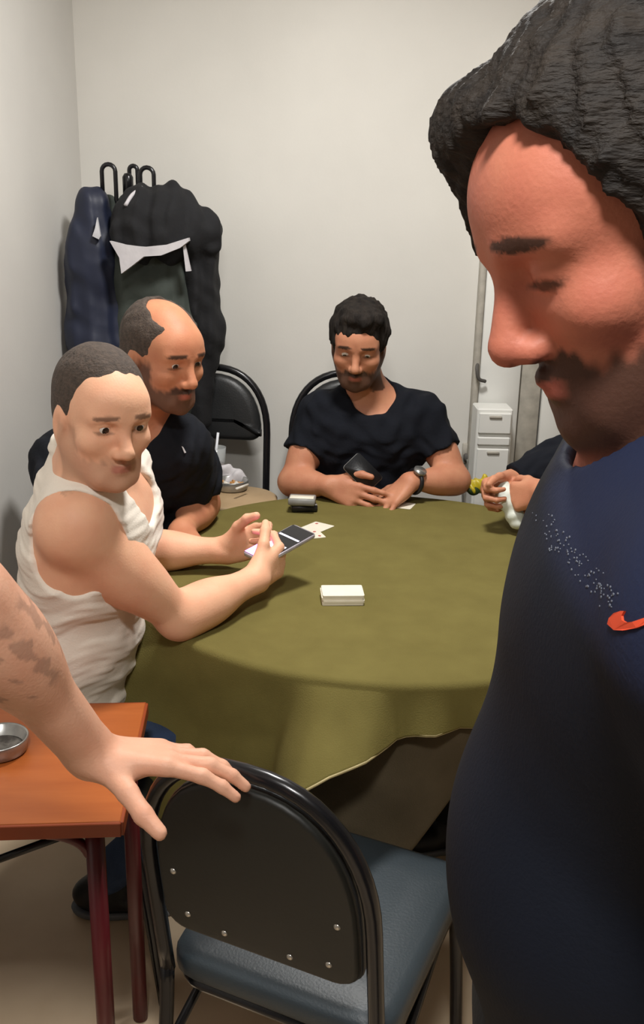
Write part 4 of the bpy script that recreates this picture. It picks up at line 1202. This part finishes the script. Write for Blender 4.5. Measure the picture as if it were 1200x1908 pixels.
for i in range(110):
    t_ = rd.random(); x = 1004 + 140 * t_ + rd.uniform(-26, 26) * (1 - .4 * t_); y = 962 + 165 * t_ + rd.uniform(-20, 20)
    c_ = surf(x, y, bvh, .0); c2_ = surf(x, y, bvh, .0005)
    if c_ is None: continue
    n_ = unit(c2_ - c_); a1 = unit(np.cross(n_, A(0, 0, 1))); a2 = np.cross(n_, a1); r_ = rd.uniform(.0004, .0009)
    k0 = len(dv)
    for q_ in (c_ - n_ * .0005, c2_):
        for k in range(6):
            an = k * math.pi / 3; dv.append(q_ + r_ * (math.cos(an) * a1 + math.sin(an) * a2))
    df += [(k0 + k, k0 + (k + 1) % 6, k0 + 6 + (k + 1) % 6, k0 + 6 + k) for k in range(6)] + [tuple(range(k0 + 6, k0 + 12))]
dd_ = obj('perforation_dots', (dv, df), M['dots'], jo, world=True); tag(dd_, kind='stuff')
an_ = [A(.29, .53, .10), A(.30, .75, .10)]
tr = [ell(A(.265, .635, .84), (.125, .175, .12), k=.05)] + legs([A(.265, .55, .82), A(.265, .72, .82)], [A(.25, .54, .48), A(.26, .74, .48)], an_, 1.08)
V, Q = field_mesh(tr, .007, noise=waves(82, .003, 40))
nobj('trousers', V, Q, M['trous'], pe_)
shoes(pe_, an_, [(-1, -.1), (-1, .1)])

# ---- person at the left edge whose hand rests on the near chair
pf = person((-.62, .42, 0), 'person at the left edge with a bare tattooed forearm, hand on the near chair')
wr = A(*pp(172, 1406, .995)); el = A(*pp(-75, 1105, .87)); sh = A(-.66, .68, 1.28)
shR = A(-.36, .40, 1.34); neck = A(-.52, .50, 1.40); pel = A(-.58, .34, .92)
hf = Head((-.50, .56, 1.585), (.5, .8, -.3))
elR = A(-.34, .30, 1.06); wrR = A(-.30, .48, .90)
T, (S, Fd, U) = torso(pel, neck, sh, shR)
body = T + hf.prims() + [cone(hf.L(0, -.018, -.05), neck, .054, .06, k=.03)] + arm(shR, elR, wrR) + arm(sh, el, wr, 1.06)
tipm = pp(440, 1424, 1.012)
body += hand(wr, tipm - wr, (.05, -.18, -1), True, ((10, 14, 10), (2, 20, 14), (0, 24, 16), (2, 26, 18)),
             thumb=((.62, .72, .30), (.62, .68, .45), (.74, .52, .48)), spread=(.05, .02, -.02, -.02), s=1.01)
body += hand(wrR, (.3, .7, -.5), (-.7, 0, -.3), False, RELAX)
V, Q = field_mesh(body, .0036)
t = hf.tint(V, beard=.4)
sg = (V - el) @ unit(wr - el); ln_ = np.linalg.norm(wr - el)
dist = np.linalg.norm(V - el - sg[:, None] * unit(wr - el)[None], axis=1)
pat = .5 * np.sin(V @ A(420, -310, 380)) + np.sin(V @ A(190, 60, 120)) + np.sin(V @ A(-80, 170, 90) + 1) + np.sin(V @ A(60, -140, 160) + 2)
t[:, 2] = np.clip(sstep(pat, .5, 1.2) * (dist < .07) * sstep(sg, .02, .05) * (1 - sstep(sg, ln_ * .35, ln_ * .48)), 0, .35)
nobj('body', V, Q, SK['f'], pf, t)
put_hair(hf, pf, M['hairb'], h=.006, seed=14)
sp = grow(T, .013, .045) + sleeves((sh, shR), (el, elR), .55, .075, .072) + [ell(s_, (.072, .072, .072), k=.03) for s_ in (sh, shR)]
sp.append(cone(neck + Fd * .01 - U * .01, neck + Fd * .05 + U * .12, .064, .10, k=.006, sub=True))
V, Q = field_mesh(sp, .007, noise=waves(91, .004, 40, 6))
nobj('t_shirt', V, Q, M['greenj'], pf)
an_ = [A(-.68, .42, .10), A(-.50, .26, .10)]
tr = [ell(pel + A(0, 0, -.04), (.16, .14, .12), k=.05)] + legs([A(-.65, .38, .86), A(-.51, .28, .86)], [A(-.66, .42, .48), A(-.50, .29, .48)], an_, 1.0)
V, Q = field_mesh(tr, .009, cuts=[(pel + U * .05, U)])
nobj('trousers', V, Q, M['jean'], pf)
shoes(pf, an_, [(.5, .85), (.5, .85)])
